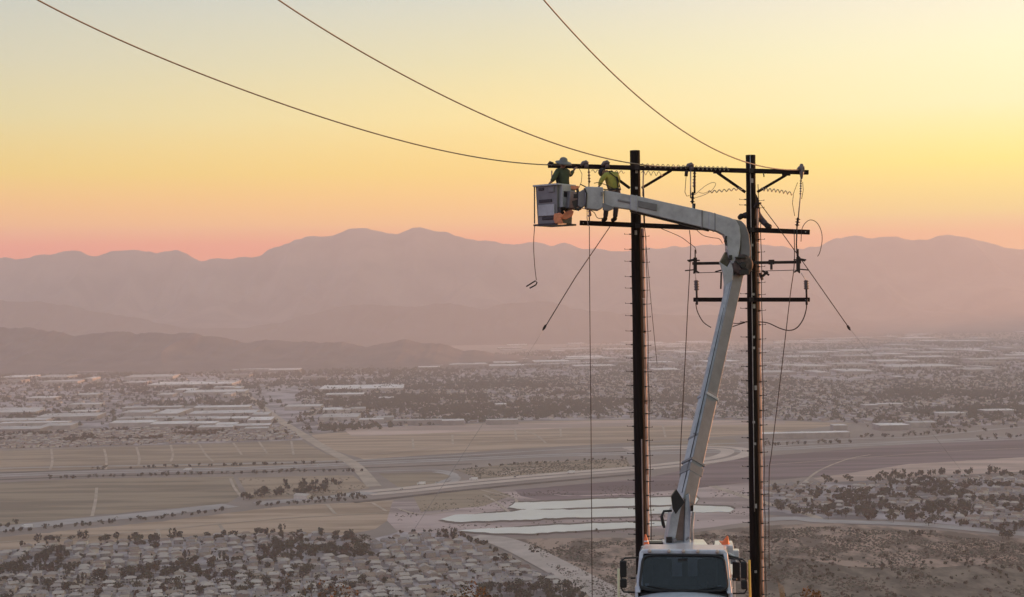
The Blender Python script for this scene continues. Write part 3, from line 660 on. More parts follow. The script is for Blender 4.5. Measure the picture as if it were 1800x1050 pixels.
# far trees: little broken crowns, ten clumps each
T = np.array(TREEZ); n = len(T); K = 7
c = np.repeat(T[:, :2], K, 0)+rng.normal(0, .38, (n*K, 2))*np.repeat(T[:, 2], K)[:, None]
zc = np.repeat(T[:, 3], K)*rng.uniform(.15, .95, n*K); C3 = np.stack([c[:,0], c[:,1], zc+GZ+.1], 1)
s = np.repeat(T[:, 2], K)*rng.uniform(.3, .6, n*K); tet = np.array([(1,0,-.4),(-.5,.87,-.4),(-.5,-.87,-.4),(0,0,1.0)])
V = C3[:,None,:]+tet[None]*s[:,None,None]*rng.uniform(.7, 1.2, (n*K, 4, 1)); F = (np.array([(0,1,3),(1,2,3),(2,0,3)])[None]+(np.arange(n*K)*4)[:,None,None]).reshape(-1, 3)
np_mesh('distant_trees', V.reshape(-1, 3), F, [m_leaf[0], m_leaf[1]], np.repeat(rng.integers(0, 2, n), K*3), kind='stuff', label='dark masses of trees between roofs on the distant valley floor')
# low scrub and weeds, past counting
scr = []
for poly, sp, th_, sz in (([(905,955),(1130,950),(1330,933),(1460,926),(1600,935),(1850,962),(1850,1080),(1090,1080)], 4.6, .44, 1.5), ([(690,886),(900,866),(1130,852),(1340,850),(1340,912),(1290,905),(1190,935),(860,942),(700,932)], 9, .5, 1.2), ([(800,826),(930,812),(1100,808),(1110,820),(900,838),(850,845)], 7, .42, 1.6), ([(420,842),(620,838),(650,858),(560,872),(440,878)], 10, .5, 1.3)):
    p_ = scatter(poly, sp, .5); g_ = fbm(p_[:,0]/38, p_[:,1]/55, 4, 15); p_ = p_[(g_+rng.normal(0, .07, len(g_))) > th_]
    if sp > 5:      # keep clear of the ponds
        w_ = np.zeros(len(p_), bool)
        for pp in (P1, P2, P3): w_ |= in_poly(p_[:,0], p_[:,1], gpoly(grow(pp, 4)))
        p_ = p_[~w_]
    scr.append(np.concatenate([p_, rng.uniform(.5, 1.5, (len(p_), 1))*sz], 1))
S_ = np.concatenate(scr); n2 = len(S_); K2 = 3
c = np.repeat(S_[:, :2], K2, 0)+rng.normal(0, .5, (n2*K2, 2))*np.repeat(S_[:, 2], K2)[:, None]; s = np.repeat(S_[:, 2], K2)*rng.uniform(.5, 1.1, n2*K2)
V = np.stack([c[:,0], c[:,1], np.full(n2*K2, GZ+.5)], 1)[:,None,:]+tet[None]*s[:,None,None]*np.array([1, 1, .7])*rng.uniform(.6, 1.3, (n2*K2, 4, 1)); F = (np.array([(0,1,3),(1,2,3),(2,0,3)])[None]+(np.arange(n2*K2)*4)[:,None,None]).reshape(-1, 3)
np_mesh('low_scrub', V.reshape(-1, 3), F, [m_leaf[1], m_leaf[2]], np.repeat(rng.integers(0, 2, n2), K2*3), kind='stuff', label='low scrub and weeds speckling the open ground')
print('scrub', n2, 'houses', len(houses), 'far', len(FH), 'trees', len(TREEQ), 'fartrees', n, 'wh', len(WH))

# --- vehicles on the highways
m_vw = mat('van_white', (.7,.7,.7), .4, var=.05, scale=1); m_vd = mat('car_dark', (.05,.05,.06), .35, var=.1, scale=1); m_wheel = mat('wheel_black', (.02,.02,.02), .8)
def vehicle(px, py, ang, big, label, dark=False):
    g = G(px, py); L_, w, h = (14, 2.6, 3.6) if big else (4.8, 1.9, .9)
    e = empty('lorry' if big else 'car', (g.x, g.y, GZ+.85), label, 'truck' if big else 'car', None, ang); m = m_vd if dark else m_vw
    b = MB(); b.box((1, 0, .9+h/2) if big else (0, 0, .75), (L_-3, w, h) if big else (L_, w, h), taper=.98 if big else .92); b.build('cargo_box' if big else 'body', m, e, origin='local')
    b = MB(); b.box((-L_/2+.9, 0, 1.7) if big else (.2, 0, 1.45), (2.2, w, 2.5) if big else (2.6, 1.7, .6), taper=.85); b.build('cab' if big else 'cabin', m if big else m_vd, e, origin='local')
    for x in (-L_*.33, L_*.33):
        for s_ in (-1, 1): b = MB(); b.lathe((x, s_*w*.45, .5), (0, s_, 0), [(0,.5),(.25,.5)], 10); b.build('wheel', m_wheel, e, origin='local')
vehicle(741, 853, R(8), True, 'white lorry on the pale highway left of the ponds'); vehicle(706, 861, R(8), False, 'white car near the left end of the pale highway'); vehicle(833, 845, R(9), True, 'second white lorry further right on the pale highway')
vehicle(1004, 833, R(9), True, 'white lorry on the pale highway close to the left pole'); vehicle(768, 850, R(8), False, 'white car following the lorry on the pale highway'); vehicle(905, 840, R(9), False, 'dark car midway along the pale highway', True)
vehicle(275, 829, R(4), False, 'white car on the straight freeway at the far left'); vehicle(330, 828, R(4), True, 'white lorry on the straight freeway at the left'); vehicle(560, 819, R(4), False, 'white car on the straight freeway before the avenue bridge'); vehicle(48, 929, R(10), True, 'white lorry at the left end of the boulevard'); vehicle(205, 911, R(10), False, 'white car on the boulevard beside its dark tree row')
# a pale barn by the clump of trees
g = G(532, 877); e = empty('barn', (g.x, g.y, GZ+.25), 'pale barn with a low gable roof by the dark clump of trees', 'barn', None, R(-28))
b = MB(); b.box((0,0,2.5), (24, 12, 5)); b.build('wall', m_wall[1], e, origin='local'); b = MB(); b.prism([(-12.6,-6.8,5.01),(-12.6,6.8,5.01),(-12.6,0,8)], (25.2,0,0)); b.build('roof', m_roof[2], e, origin='local'); b = MB(); b.box((12.05,0,1.8), (.12,4,3.4)); b.build('door', m_gar, e, origin='local')

# ================================================================== THE POLE STRUCTURE
m_wood = mat('creosote_wood', (.006,.004,.0035), .8, c2=(.017,.011,.009), scale=3.0, detail=8, stretch=(6,6,.35), bump=.5, spec=.15)
m_arm = mat('crossarm_wood', (.007,.005,.005), .8, c2=(.02,.012,.012), scale=4.0, detail=6, stretch=(.5,5,5), bump=.3, spec=.2)
m_galv = mat('galvanised_steel', (.34,.33,.33), .5, var=.2, scale=9, metal=.7)
m_dkmet = mat('dark_hardware', (.02,.015,.016), .55, var=.3, scale=12, metal=.3)
m_poly = mat('grey_polymer_insulator', (.12,.10,.11), .45, var=.15, scale=10)
m_porc = mat('brown_porcelain', (.10,.045,.035), .25, spec=.7, var=.2, scale=5)
m_wire = mat('aluminium_conductor', (.22,.18,.15), .55, var=.15, scale=8, metal=.4)
m_rubber = mat('black_cable', (.03,.02,.02), .6, var=.2, scale=10)
m_grip = mat('preformed_grip', (.30,.26,.20), .5, metal=.5, var=.1, scale=10)
m_plate = mat('pole_plate', (.35,.33,.32), .5, metal=.4, var=.15, scale=20)
m_guard = mat('guard_painted_sun_strip', (.70,.44,.35), .55, var=.15, scale=4, stretch=(3,3,.5))
m_conduit = mat('pale_conduit', (.30,.22,.20), .6, var=.15, scale=6)
YP = 44.0; YA = 43.68
def PP(x, y, Y=YA): return P(x, y, Y)
root = empty('utility_pole_structure', (P(1225, 600, YP).x, YP, -8.8), 'tall two pole H-frame structure of dark wooden poles with crossarms and switch gear', 'power pole')
def pole(pt, pb, rt_, rb, lab):
    t_, u_ = P(*pt, YP), P(*pb, YP); d = (u_-t_); L_ = d.length; foot = t_+d*((-9.6-t_.z)/d.z)
    b = MB(); n = 26; pts = [t_.lerp(foot, i/n) for i in range(n+1)]
    rs = [rt_+(rb-rt_)*i/n+random.uniform(-.004, .004) for i in range(n+1)]
    b.tube(pts, rs, 20); o = b.build('pole', m_wood, root, smooth=False, label=lab)
    for p_ in o.data.polygons: p_.use_smooth = len(p_.vertices) == 4
    return o, t_, foot
p1, a1, f1 = pole((1116, 265), (1127, 960), .150, .170, 'left pole behind the upper boom of the truck')
p2, a2, f2 = pole((1319.3, 273), (1328.5, 1050), .145, .170, 'right pole beside the boom elbow')
def on_pole(a, f, py):
    z = P(1225, py, YP).z; u_ = (a.z-z)/(a.z-f.z); return a.lerp(f, u_), .150+.02*u_
# step bolts
sb = MB(); sb.tube([(0,0,0),(.07,0,0)], .020, 6); sb.tube([(.06,0,0),(.22,0,.004)], .007, 6); sb.tube([(.21,0,-.005),(.21,0,.03)], .009, 6)
sbm = sb.mesh('step_bolt', m_dkmet)
for po, a, f, ys_ in ((p1, a1, f1, list(range(411, 940, 24))), (p2, a2, f2, [352, 364]+list(range(419, 1045, 25)))):
    for i, py in enumerate(ys_):
        for sgn in (-1, 1):
            if po is p2 and sgn < 0 and 380 < py < 505: continue
            c, r = on_pole(a, f, py+(3 if sgn > 0 else 0)+random.uniform(-2, 2))
            o = bpy.data.objects.new('step_bolt', sbm); col.objects.link(o); o.parent = po
            M2 = Matrix.Translation(c+Vector((sgn*(r-.01)+(.02 if sgn > 0 else 0), -.07, 0))) @ Matrix.Rotation(0 if sgn > 0 else math.pi, 4, 'Z')
            o.matrix_local = wm(po).inverted() @ wm(root).inverted() @ M2 if False else (wm(root).inverted() @ M2)
    # number plates and straps on the face of the pole
    for i, py in enumerate([320, 433, 519, 540, 594, 613, 683, 743, 781, 890, 1005] if po is p2 else [300, 330, 395, 408]):
        c, r = on_pole(a, f, py)
        b = MB(); b.box((c.x+random.uniform(-.03, .05), c.y-r-.005, c.z), (.07, .02, .07 if i % 3 else .13)); b.build('plate', m_plate, po)
# ground wire moulding and conduit
for po, a, f, dx, y0, y1, w, m_, nm in ((p2, a2, f2, -.035, 275, 900, .03, m_galv, 'ground_wire'), (p2, a2, f2, .0, 0, 0, 0, 0, None), (p1, a1, f1, .05, 770, 1000, .045, m_conduit, 'conduit')):
    if nm is None: continue
    pts = []
    for k in range(14):
        c, r = on_pole(a, f, y0+(y1-y0)*k/13); pts.append(c+Vector((dx, -math.sqrt(max(0, r*r-dx*dx))-.012, 0)))
    b = MB(); b.tube(pts, w*.42, 8); b.build(nm, m_, po, smooth=True)
for po, a, f, y0, y1, w in ((p1, a1, f1, 400, 1080, .10), (p2, a2, f2, 366, 1095, .09)):     # guard up each pole's right side, its salmon colour painting in the sunlit edge
    b = MB(); secs = list(np.arange(y0, y1, 62.0))+[y1]
    for s0, s1 in zip(secs[:-1], secs[1:]):
        pts = []
        for k in range(4):
            c, r = on_pole(a, f, s0+(s1-s0)*k/3-(.6 if k == 3 else 0)); pts.append(c+Vector((r+w*.42, .03, 0)))
        b.tube(pts, w*.5*random.uniform(.97, 1.03), 10)
    b.build('guard_sun_strip', m_guard, po, smooth=True)
    pts = []
    for k in range(26):
        c, r = on_pole(a, f, y0-40+(y1-y0+40)*k/25); pts.append(c+Vector((r+w+.035+.012*math.sin(k*1.7)-(.07 if k < 2 else 0), -.03, 0)))
    b = MB(); b.tube(pts, .013, 6); b.build('riser_cable', m_rubber, po, smooth=True)
def crossarm(x0, y0, x1, y1, h, Y=YA, m=m_arm, dep=.13, lab=None):
    b = MB(); b.beam(PP(x0, y0, Y), PP(x1, y1, Y), dep, h); o = b.build('crossarm', m, root, bevel=.012, label=lab)
    for x in (x0+6, x1-8):                                 # end bolts
        p_ = PP(x, y0+(y1-y0)*(x-x0)/(x1-x0), Y); b = MB(); b.tube([p_+Vector((0,-dep/2-.04,0)), p_+Vector((0,dep/2+.03,0))], .018, 6); b.build('bolt', m_galv, o)
    return o
crossarm(963, 291.5, 1421, 303.5, .125, lab='top front crossarm carrying the grips and strings')
crossarm(963, 291.0, 1421, 303.0, .125, Y=44.34, lab='top rear crossarm')
crossarm(1019, 392, 1423, 408.5, .14, lab='lower crossarm the lineman stands on')
crossarm(1219, 527, 1423, 527, .125, lab='lowest crossarm under the switch')
sw = crossarm(1217, 463.5, 1408, 461, .085, m=m_dkmet, dep=.09, lab='steel switch arm')
crossarm(1222, 480, 1400, 475, .02, m=m_dkmet, dep=.02, lab='thin operating rod under the switch arm')
for (x0, y0, x1, y1) in ((1107, 331, 1070, 304), (1128, 331, 1180, 300), (1310, 338, 1261, 304), (1331, 338, 1382, 308)):
    b = MB(); a_, c_ = PP(x0, y0, 43.78), PP(x1, y1, 43.60); b.beam(a_, c_, .05, .075); b.beam(c_+Vector((-.12,0,.02)), c_+Vector((.12,0,.02)), .06, .08)
    b.build('brace', m_arm, root)
for x, y in ((1120, 294), (1321, 300), (1121, 397), (1322, 404), (1321, 527), (1321, 462)):
    c = PP(x, y, 43.55); b = MB(); b.tube([c, c+Vector((0, .25, 0))], .035, 8); b.box(c+Vector((0,.02,0)), (.13, .03, .13)); b.build('through_bolt', m_dkmet, root)

def sheds(b, a, c, n, r, rc):
    a, c = Vector(a), Vector(c); d = c-a; L_ = d.length; prof = [(0, rc)]
    for i in range(n):
        h = L_*(i+.5)/n; prof += [(h-L_*.18/n, rc), (h, r), (h+L_*.16/n, r*.8), (h+L_*.2/n, rc)]
    prof.append((L_, rc)); b.lathe(a, d, prof, 12)
# dead-end shoes with suspension strings hanging through the arms
def head_shoe(x, y, s=1.0, lab=None):
    c = PP(x, y, 43.5); b = MB()
    b.tube([c+Vector((-.17*s,0,-.03)), c+Vector((-.08*s,0,.07*s)), c+Vector((.02*s,0,.10*s)), c+Vector((.1*s,0,.03))], [.045,.075*s,.08*s,.05], 8)
    b.box(c+Vector((.03,.02,-.02)), (.16*s, .1, .17*s)); b.build('clamp', m_poly, root, smooth=True, label=lab)
head_shoe(1214, 294, .8, 'grey clamp on the arm between the poles'); head_shoe(1409, 298, .7, 'grey clamp at the right arm end'); head_shoe(1029, 290, .8, 'clamp by the bucket'); head_shoe(1066, 290, .8, 'clamp over the standing lineman')
b = MB(); b.lathe(PP(1409, 288, 43.5), PP(1409, 315, 43.5)-PP(1409, 288, 43.5), [(0,.03),(.04,.06),(.28,.065),(.40,.04),(.46,.02)], 12); b.build('clamp_body', m_poly, root, smooth=True)
def rod(pts, r, m, name='rod', n=8, Y=43.5, lab=None, par=None):
    b = MB(); b.tube([PP(x, y, Y) for x, y in pts], r, n); return b.build(name, m, par or root, smooth=True, label=lab)
def string(pts, n, r, name='insulator', m=m_porc, Y=43.5, lab=None):
    b = MB(); sheds(b, PP(*pts[0], Y), PP(*pts[1], Y), n, r, r*.45); return b.build(name, m, root, label=lab)
rod([(1221, 300), (1221, 340)], .03, m_dkmet); string([(1221, 302), (1220, 330)], 5, .055); string([(1218, 338), (1217, 358)], 3, .075, m=m_dkmet)
rod([(1214, 300), (1214, 348)], .018, m_galv); rod([(1207, 300), (1206, 310)], .05, m_dkmet); rod([(1206, 310), (1204, 338), (1207, 345), (1212, 344)], .01, m_rubber, 'jumper_cable', 6)
rod([(1218, 358), (1217, 385)], .022, m_galv); rod([(1221, 358), (1220, 372)], .03, m_dkmet)
rod([(1408, 310), (1407, 345), (1403, 385)], .018, m_galv); string([(1408, 316), (1407, 343)], 6, .038); string([(1403, 383), (1401, 398)], 3, .075, m=m_dkmet); rod([(1401, 398), (1400, 430), (1402, 460)], .02, m_dkmet)
rod([(1402, 321), (1395, 340), (1393, 358), (1397, 380)], .009, m_rubber, 'jumper_cable', 6); rod([(1411, 320), (1412, 335), (1409, 350)], .009, m_rubber, 'jumper_cable', 6)
rod([(1035, 297), (1036, 392)], .018, m_dkmet); string([(1035, 300), (1036, 322)], 4, .045); rod([(1018, 296), (1023, 306), (1022, 320), (1018, 330)], .009, m_rubber, 'jumper_cable', 6)
rod([(970, 300), (970, 322)], .02, m_conduit); rod([(1131, 300), (1130, 345)], .02, m_conduit); rod([(1131, 332), (1133, 400)], .022, m_dkmet)
b = MB(); c = PP(967, 289, 43.5); b.tube([c+Vector((-.05,0,-.03)), c+Vector((0,0,.05)), c+Vector((.09,0,.01))], .05, 8); b.build('clamp', m_dkmet, root, smooth=True)
# helical grips
def helix(p0, p1, r, turns, wr, Y=43.45, name='preformed_grip', sag=0, lab=None):
    a_, c_ = PP(*p0, Y), PP(*p1, Y); n = int(turns*12); d = (c_-a_); pts = []
    for i in range(n+1):
        t_ = 2*math.pi*turns*i/n; pts.append(a_+d*(i/n)+Vector((0, math.cos(t_)*r, math.sin(t_)*r-sag*4*(i/n)*(1-i/n))))
    b = MB(); b.tube(pts, wr, 5); return b.build(name, m_grip, root, smooth=True, label=lab)
helix((1127, 291), (1208, 294), .055, 9, .011, lab='coiled grip along the top arm'); helix((1222, 295), (1282, 297), .055, 8, .011)
helix((1128, 304), (1165, 306), .06, 4, .010); helix((1245, 338), (1305, 332), .035, 7, .014, lab='coiled grip hanging left of the right pole'); helix((1338, 333), (1393, 341), .045, 8, .014, sag=-.02, lab='coiled grip hanging right of the right pole')
helix((1040, 301), (1098, 303), .04, 7, .010)
def loop(pts, r, m=m_rubber, Y=43.5, name='jumper_cable', par=None, k=6, n=6):
    q = [PP(x, y, Y) for x, y in pts]; out = []
    for i in range(len(q)-1):
        a0, a1_, a2_, a3 = q[max(i-1,0)], q[i], q[i+1], q[min(i+2,len(q)-1)]
        for j in range(k):
            u = j/k; out.append(.5*((2*a1_)+(a2_-a0)*u+(2*a0-5*a1_+4*a2_-a3)*u*u+(3*a1_-a0-3*a2_+a3)*u**3))
    out.append(q[-1]); b = MB(); b.tube(out, r, n); return b.build(name, m, par or root, smooth=True)
loop([(1222, 342), (1240, 327), (1253, 321), (1258, 324), (1252, 334), (1240, 342), (1222, 348)], .009, m_grip)
loop([(1228, 338), (1236, 340), (1246, 337)], .008, m_grip)
loop([(1408, 425), (1410, 402), (1418, 390), (1427, 387), (1437, 393), (1444, 408), (1445, 425), (1441, 444), (1437, 451)], .011)
loop([(1223, 533), (1226, 548), (1236, 566), (1250, 576)], .016); loop([(1281, 566), (1295, 569), (1310, 566)], .014); loop([(1278, 578), (1292, 573), (1310, 567)], .016)
loop([(1333, 566), (1350, 568), (1370, 577), (1386, 581), (1400, 577), (1411, 563), (1417, 545), (1418, 530)], .018)
loop([(1224, 404), (1236, 414), (1252, 418), (1264, 420), (1270, 428)], .010); loop([(1162, 402), (1195, 416), (1212, 428), (1222, 436), (1224, 446)], .010, Y=43.8)
loop([(1018, 365), (1042, 372), (1050, 383), (1060, 384)], .012, Y=43.1)
# switch heads at both ends of the steel arm
def switch(x, y, s):
    c = lambda dx, dy: PP(x+dx*s, y+dy, 43.5)
    h = MB(); h.beam(c(0,-10), c(0,16), .10, .10); h.beam(c(-12,-4), c(-2,-6), .09, .07); h.beam(c(-14,-5), c(8,-5), .05, .04); h.tube([c(0,-24), c(0,-8)], .022, 6)
    h.beam(c(-18,13), c(2,11), .035, .035); h.beam(c(0,12), c(7,17), .05, .04); h.tube([c(-3,18), c(2,12)], .03, 6)
    o = h.build('switch_head', m_dkmet, root, bevel=.006); return o
switch(1222, 463, 1); switch(1403, 462, -1)
for (x, y, x2, y2, n_) in ((1356, 462, 1356, 474, 0), (1349, 478, 1340, 486, 0), (1340, 476, 1352, 484, 0), (1336, 480, 1340, 492, 0)):
    b = MB(); b.beam(PP(x, y, 43.55), PP(x2, y2, 43.5), .07, .06); b.build('linkage', m_dkmet, root)
b = MB(); b.box(PP(1356, 461, 43.6), (.16, .12, .14)); b.build('linkage', m_dkmet, root, bevel=.01)
rod([(1257, 478), (1269, 475)], .02, m_dkmet, 'linkage'); rod([(1268, 478), (1267, 508)], .025, m_dkmet, 'linkage')
for (x, y0, y1) in ((1224, 493, 511), (1417, 493, 509)):
    b = MB(); sheds(b, PP(x, y0, 43.5), PP(x+.5, y1, 43.5), 4, .085, .06); b.build('arrester', m_poly, root)
    rod([(x+.5, y1), (x+1, 526)], .03, m_dkmet); rod([(x-.5, y0), (x-2 if x < 1300 else x-9, 480)], .01, m_galv)
    rod([(x+1, 526), (x+1, 536)], .035, m_dkmet)
# small arms on the right pole where the guy leaves
b = MB(); b.beam(PP(1328, 360, 43.8), PP(1338, 357, 43.7), .05, .05); b.beam(PP(1331, 348, 43.7), PP(1331, 360, 43.7), .05, .04); b.beam(PP(1327, 365, 43.8), PP(1332, 357, 43.7), .09, .06); b.build('guy_bracket', m_dkmet, root)
b = MB(); b.beam(PP(1342, 304, 43.6), PP(1343, 311, 43.5), .03, .03); b.build('bolt', m_dkmet, root)

# ------------------------------------------------------------------ wires: each a thing
def wire_thing(name, pts3, r, m, label, cat, group=None, n=6):
    b = MB(); b.tube(pts3, r, n); o = b.build(name, m, None, smooth=True, origin=pts3[0]); return tag(o, label, cat, group)
def cr(q, k=10):
    out = []
    for i in range(len(q)-1):
        a0, a1_, a2_, a3 = q[max(i-1,0)], q[i], q[i+1], q[min(i+2,len(q)-1)]
        for j in range(k):
            u = j/k; out.append(.5*((2*a1_)+(a2_-a0)*u+(2*a0-5*a1_+4*a2_-a3)*u*u+(3*a1_-a0-3*a2_+a3)*u**3))
    return out+[q[-1]]
def conductor(px, Y0, label):
    xs_ = np.array([p[0] for p in px], float); ys_ = np.array([p[1] for p in px], float); mu, sg = xs_.mean(), xs_.std()
    co = np.polyfit((xs_-mu)/sg, ys_, 4 if len(px) > 8 else 3); span = xs_[-1]-xs_[0]; q = []
    for x in np.linspace(xs_[0]-.07*span, xs_[-1], 70):
        u = (x-xs_[0])/span; y = np.polyval(co, (x-mu)/sg); q.append(P(float(x), float(y), Y0+(43.5-Y0)*u))
    d = (q[0]-q[1]).normalized(); q = [q[0]+d*14]+q
    wire_thing('power_line', q, .017, m_wire, label, 'power line')
conductor([(65, 0), (200, 64), (320, 118), (440, 164), (560, 204), (700, 244), (780, 266), (860, 281), (920, 288), (966, 290), (1005, 290)], 31, 'lowest long overhead line reaching the arm beside the bucket')
conductor([(490, 0), (560, 47), (620, 82), (700, 127), (800, 178), (900, 225), (980, 254), (1050, 274), (1120, 289), (1212, 293)], 32, 'middle overhead line ending on the arm between the two poles')
conductor([(955, 0), (1010, 58), (1050, 104), (1100, 152), (1150, 194), (1200, 229), (1250, 259), (1290, 277), (1315, 286), (1345, 296), (1408, 298)], 33, 'steep overhead line crossing in front of the right pole top')
def guy(pts, label, r=.014, ins=None, ext=12):
    q = [P(*p) for p in pts[:4]]; low_ = [P(*p) for p in pts[3:]]; d = (low_[-1]-low_[-2]).normalized()
    b = MB(); b.tube(q, r, 6); o = b.build('guy_wire', m_rubber, None, smooth=True, origin=q[0]); tag(o, label, 'guy wire')
    b = MB(); b.tube(low_+[low_[-1]+d*ext], .0042, 5); b.build('lower_strand', m_galv, o, smooth=True)
    a_, c_ = P(*ins[0]), P(*ins[1]); b = MB(); b.lathe(a_, c_-a_, [(0,.015),(.03,.035),((c_-a_).length*.6,.04),((c_-a_).length,.015)], 8); b.build('guy_insulator', m_dkmet, o)
guy([(1072, 399, 43.9), (1012, 487, 43.2), (985, 531, 42.9), (957, 577, 42.6), (930, 620, 42.2), (893, 677, 41.8)], 'slanting guy wire running down left from the lower crossarm', ins=((960, 571, 42.62), (954, 581, 42.55)), ext=8)
guy([(1336, 358, 43.6), (1372, 406, 43.5), (1415, 466, 43.3), (1492, 576, 42.8), (1525, 617, 42.5), (1565, 668, 42.2)], 'slanting guy wire running down right from the right pole', ins=((1489, 572, 42.85), (1495, 581, 42.8)), ext=8)
wire_thing('hand_line', cr([P(1036, 398, 43.7), P(1037, 560, 43.7), P(1039, 760, 43.6), P(1041, 1055, 43.5), P(1041.5, 1090, 43.5)]), .013, m_rubber, 'thin vertical rope hanging left of the left pole', 'rope')
wire_thing('hand_line', cr([P(1212, 405, 43.9), P(1214, 440, 43.9), P(1209, 540, 43.8), P(1202, 680, 43.7), P(1196, 800, 43.6), P(1196, 860, 43.5)]), .015, m_rubber, 'thin vertical rope hanging just left of the lower boom', 'rope')
wire_thing('hand_line', cr([P(1396, 404, 43.5), P(1396, 466, 43.5), P(1389, 520, 43.3), P(1375, 640, 43.2), P(1357, 790, 43.0), P(1352, 840, 42.9), P(1352, 1000, 42.8)]), .014, m_rubber, 'slightly slanting rope hanging right of the right pole', 'rope')
wire_thing('hand_line', cr([P(1133, 398, 43.75), P(1139, 470, 43.8), P(1147, 560, 43.8), P(1155, 640, 43.9)]), .009, m_rubber, 'faint thin rope falling close right of the left pole', 'rope')
r_ = wire_thing('drop_rope', cr([P(940, 396, 42.9), P(938, 430, 42.9), P(940, 468, 42.9), P(943, 493, 42.9)]), .012, m_rubber, 'rope dangling from the bucket with a metal hook at its end', 'rope')
b = MB(); b.tube([P(925, 504, 42.9), P(941, 494, 42.9), P(944, 497, 42.9), P(942, 501, 42.9), P(931, 507, 42.9)], .022, 6); b.build('hook', m_dkmet, r_)

# ================================================================== BUCKET TRUCK
m_white = mat('truck_white_paint', (.54,.56,.62), .32, var=.10, scale=3, coat=.5, spec=.5)
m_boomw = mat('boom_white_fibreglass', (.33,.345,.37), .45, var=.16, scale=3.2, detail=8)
m_boomg = mat('boom_grey_paint_and_shade', (.15,.15,.16), .5, var=.15, scale=2.5, detail=8)
m_blk = mat('black_trim', (.012,.012,.013), .45)
m_seat = mat('dark_seat', (.05,.05,.055), .8, var=.2, scale=8)
m_brown = mat('rusty_elbow_metal', (.075,.055,.05), .65, var=.45, scale=7, metal=.3)
m_or = mat('orange_plastic', (.75,.16,.05), .5, var=.1, scale=10)
m_orc = mat('orange_rubber_blanket', (.60,.22,.12), .6, var=.2, scale=6)
m_chrome = mat('chrome', (.6,.6,.6), .15, metal=1)
m_amber = mat('amber_lens', (.45,.36,.32), .2)
m_tyre = mat('tyre_rubber', (.02,.02,.02), .85, var=.2, scale=20)
m_yel = mat('yellow_fibreglass', (.75,.45,.06), .45, var=.1, scale=4)
m_cream = mat('cream_fibreglass', (.55,.5,.33), .45, var=.1, scale=4)
gm = bpy.data.materials.new('windscreen_glass'); gm.use_nodes = True; t = gm.node_tree
for n in list(t.nodes): t.nodes.remove(n)
tr = t.nodes.new('ShaderNodeBsdfTransparent'); tr.inputs[0].default_value = (.55,.60,.66,1); gl = t.nodes.new('ShaderNodeBsdfGlossy'); gl.inputs['Roughness'].default_value = .03
fr = t.nodes.new('ShaderNodeFresnel'); fr.inputs[0].default_value = 1.45; mx = t.nodes.new('ShaderNodeMixShader'); om = t.nodes.new('ShaderNodeOutputMaterial')
t.links.new(fr.outputs[0], mx.inputs[0]); t.links.new(tr.outputs[0], mx.inputs[1]); t.links.new(gl.outputs[0], mx.inputs[2]); t.links.new(mx.outputs[0], om.inputs[0]); m_glass = gm

GT = -8.47
tk = empty('bucket_truck', (P(1201, 1000, 35).x, 35.0, GT), 'white utility bucket truck with long folded boom raised between the two poles', 'bucket truck', rz=R(-8))
def tb(b, name, m, bevel=0, smooth=False, label=None, par=None): return b.build(name, m, par or tk, bevel=bevel, smooth=smooth, label=label, origin='local')
# cab shell, local metres: -y is forward, windscreen foot at y=0
b = MB(); prof = [(-1.00,2.59),(-1.05,2.62),(-.98,2.70),(-.86,2.735),(.86,2.735),(.98,2.70),(1.05,2.62),(1.00,2.59)]
b.prism([(x, .26, z-(.03 if abs(x) < .9 else 0)) for x, z in prof], (0, 1.34, -.09)); cab = tb(b, 'cab_roof', m_white, .03)
for i, x in enumerate((-.80, -.34, 0, .34, .80)):
    b = MB(); b.lathe((x, .24, 2.665), (0, -1, .1), [(0,.045),(.04,.045),(.07,.02)], 10); tb(b, 'marker_light', m_amber, smooth=True)
for s in (-1, 1):
    b = MB(); b.prism([(s*1.13, -.02, 1.72), (s*1.02, -.03, 1.72), (s*.945, .25, 2.62), (s*1.04, .27, 2.64)], (0, .16, 0)); tb(b, 'pillar', m_white, .02)
    b = MB(); b.prism([(s*1.15, .0, .95), (s*1.15, 1.55, .95), (s*1.15, 1.55, 1.85), (s*1.15, .06, 1.85)], (-s*.07, 0, 0)); tb(b, 'door', m_white, .015)
    b = MB(); b.prism([(s*1.05, 1.40, 2.58), (s*1.14, 1.40, 1.8), (s*1.14, 1.58, 1.8), (s*1.05, 1.58, 2.58)], (-s*.06, 0, 0)); tb(b, 'pillar', m_white, .01)
    b = MB(); b.prism([(s*1.125, .10, 1.85), (s*1.125, 1.42, 1.85), (s*1.055, 1.40, 2.62), (s*1.055, .34, 2.62)], (-s*.01, 0, 0)); tb(b, 'side_window', m_glass)
    b = MB(); b.beam((s*1.16, 1.2, 1.62), (s*1.16, 1.38, 1.62), .03, .03); tb(b, 'door_handle', m_blk)
b = MB(); b.box((0, 1.57, 1.35), (2.1, .06, .95)); b.box((0, 1.57, 2.42), (1.95, .06, .24)); b.box((-.85, 1.57, 2.1), (.4, .06, .58)); b.box((.85, 1.57, 2.1), (.4, .06, .58)); b.box((0, 1.57, 2.1), (.14, .06, .58)); tb(b, 'rear_wall', m_seat)
b = MB(); b.box((0, .55, 1.45), (2.1, .9, .5)); tb(b, 'dashboard', m_blk, .05)
for x in (-.55, .55):
    b = MB(); b.box((x, 1.05, 1.55), (.5, .45, .2)); b.box((x, 1.3, 1.95), (.48, .14, .72)); b.box((x, 1.3, 2.38), (.26, .1, .18)); tb(b, 'seat', m_seat, .04)
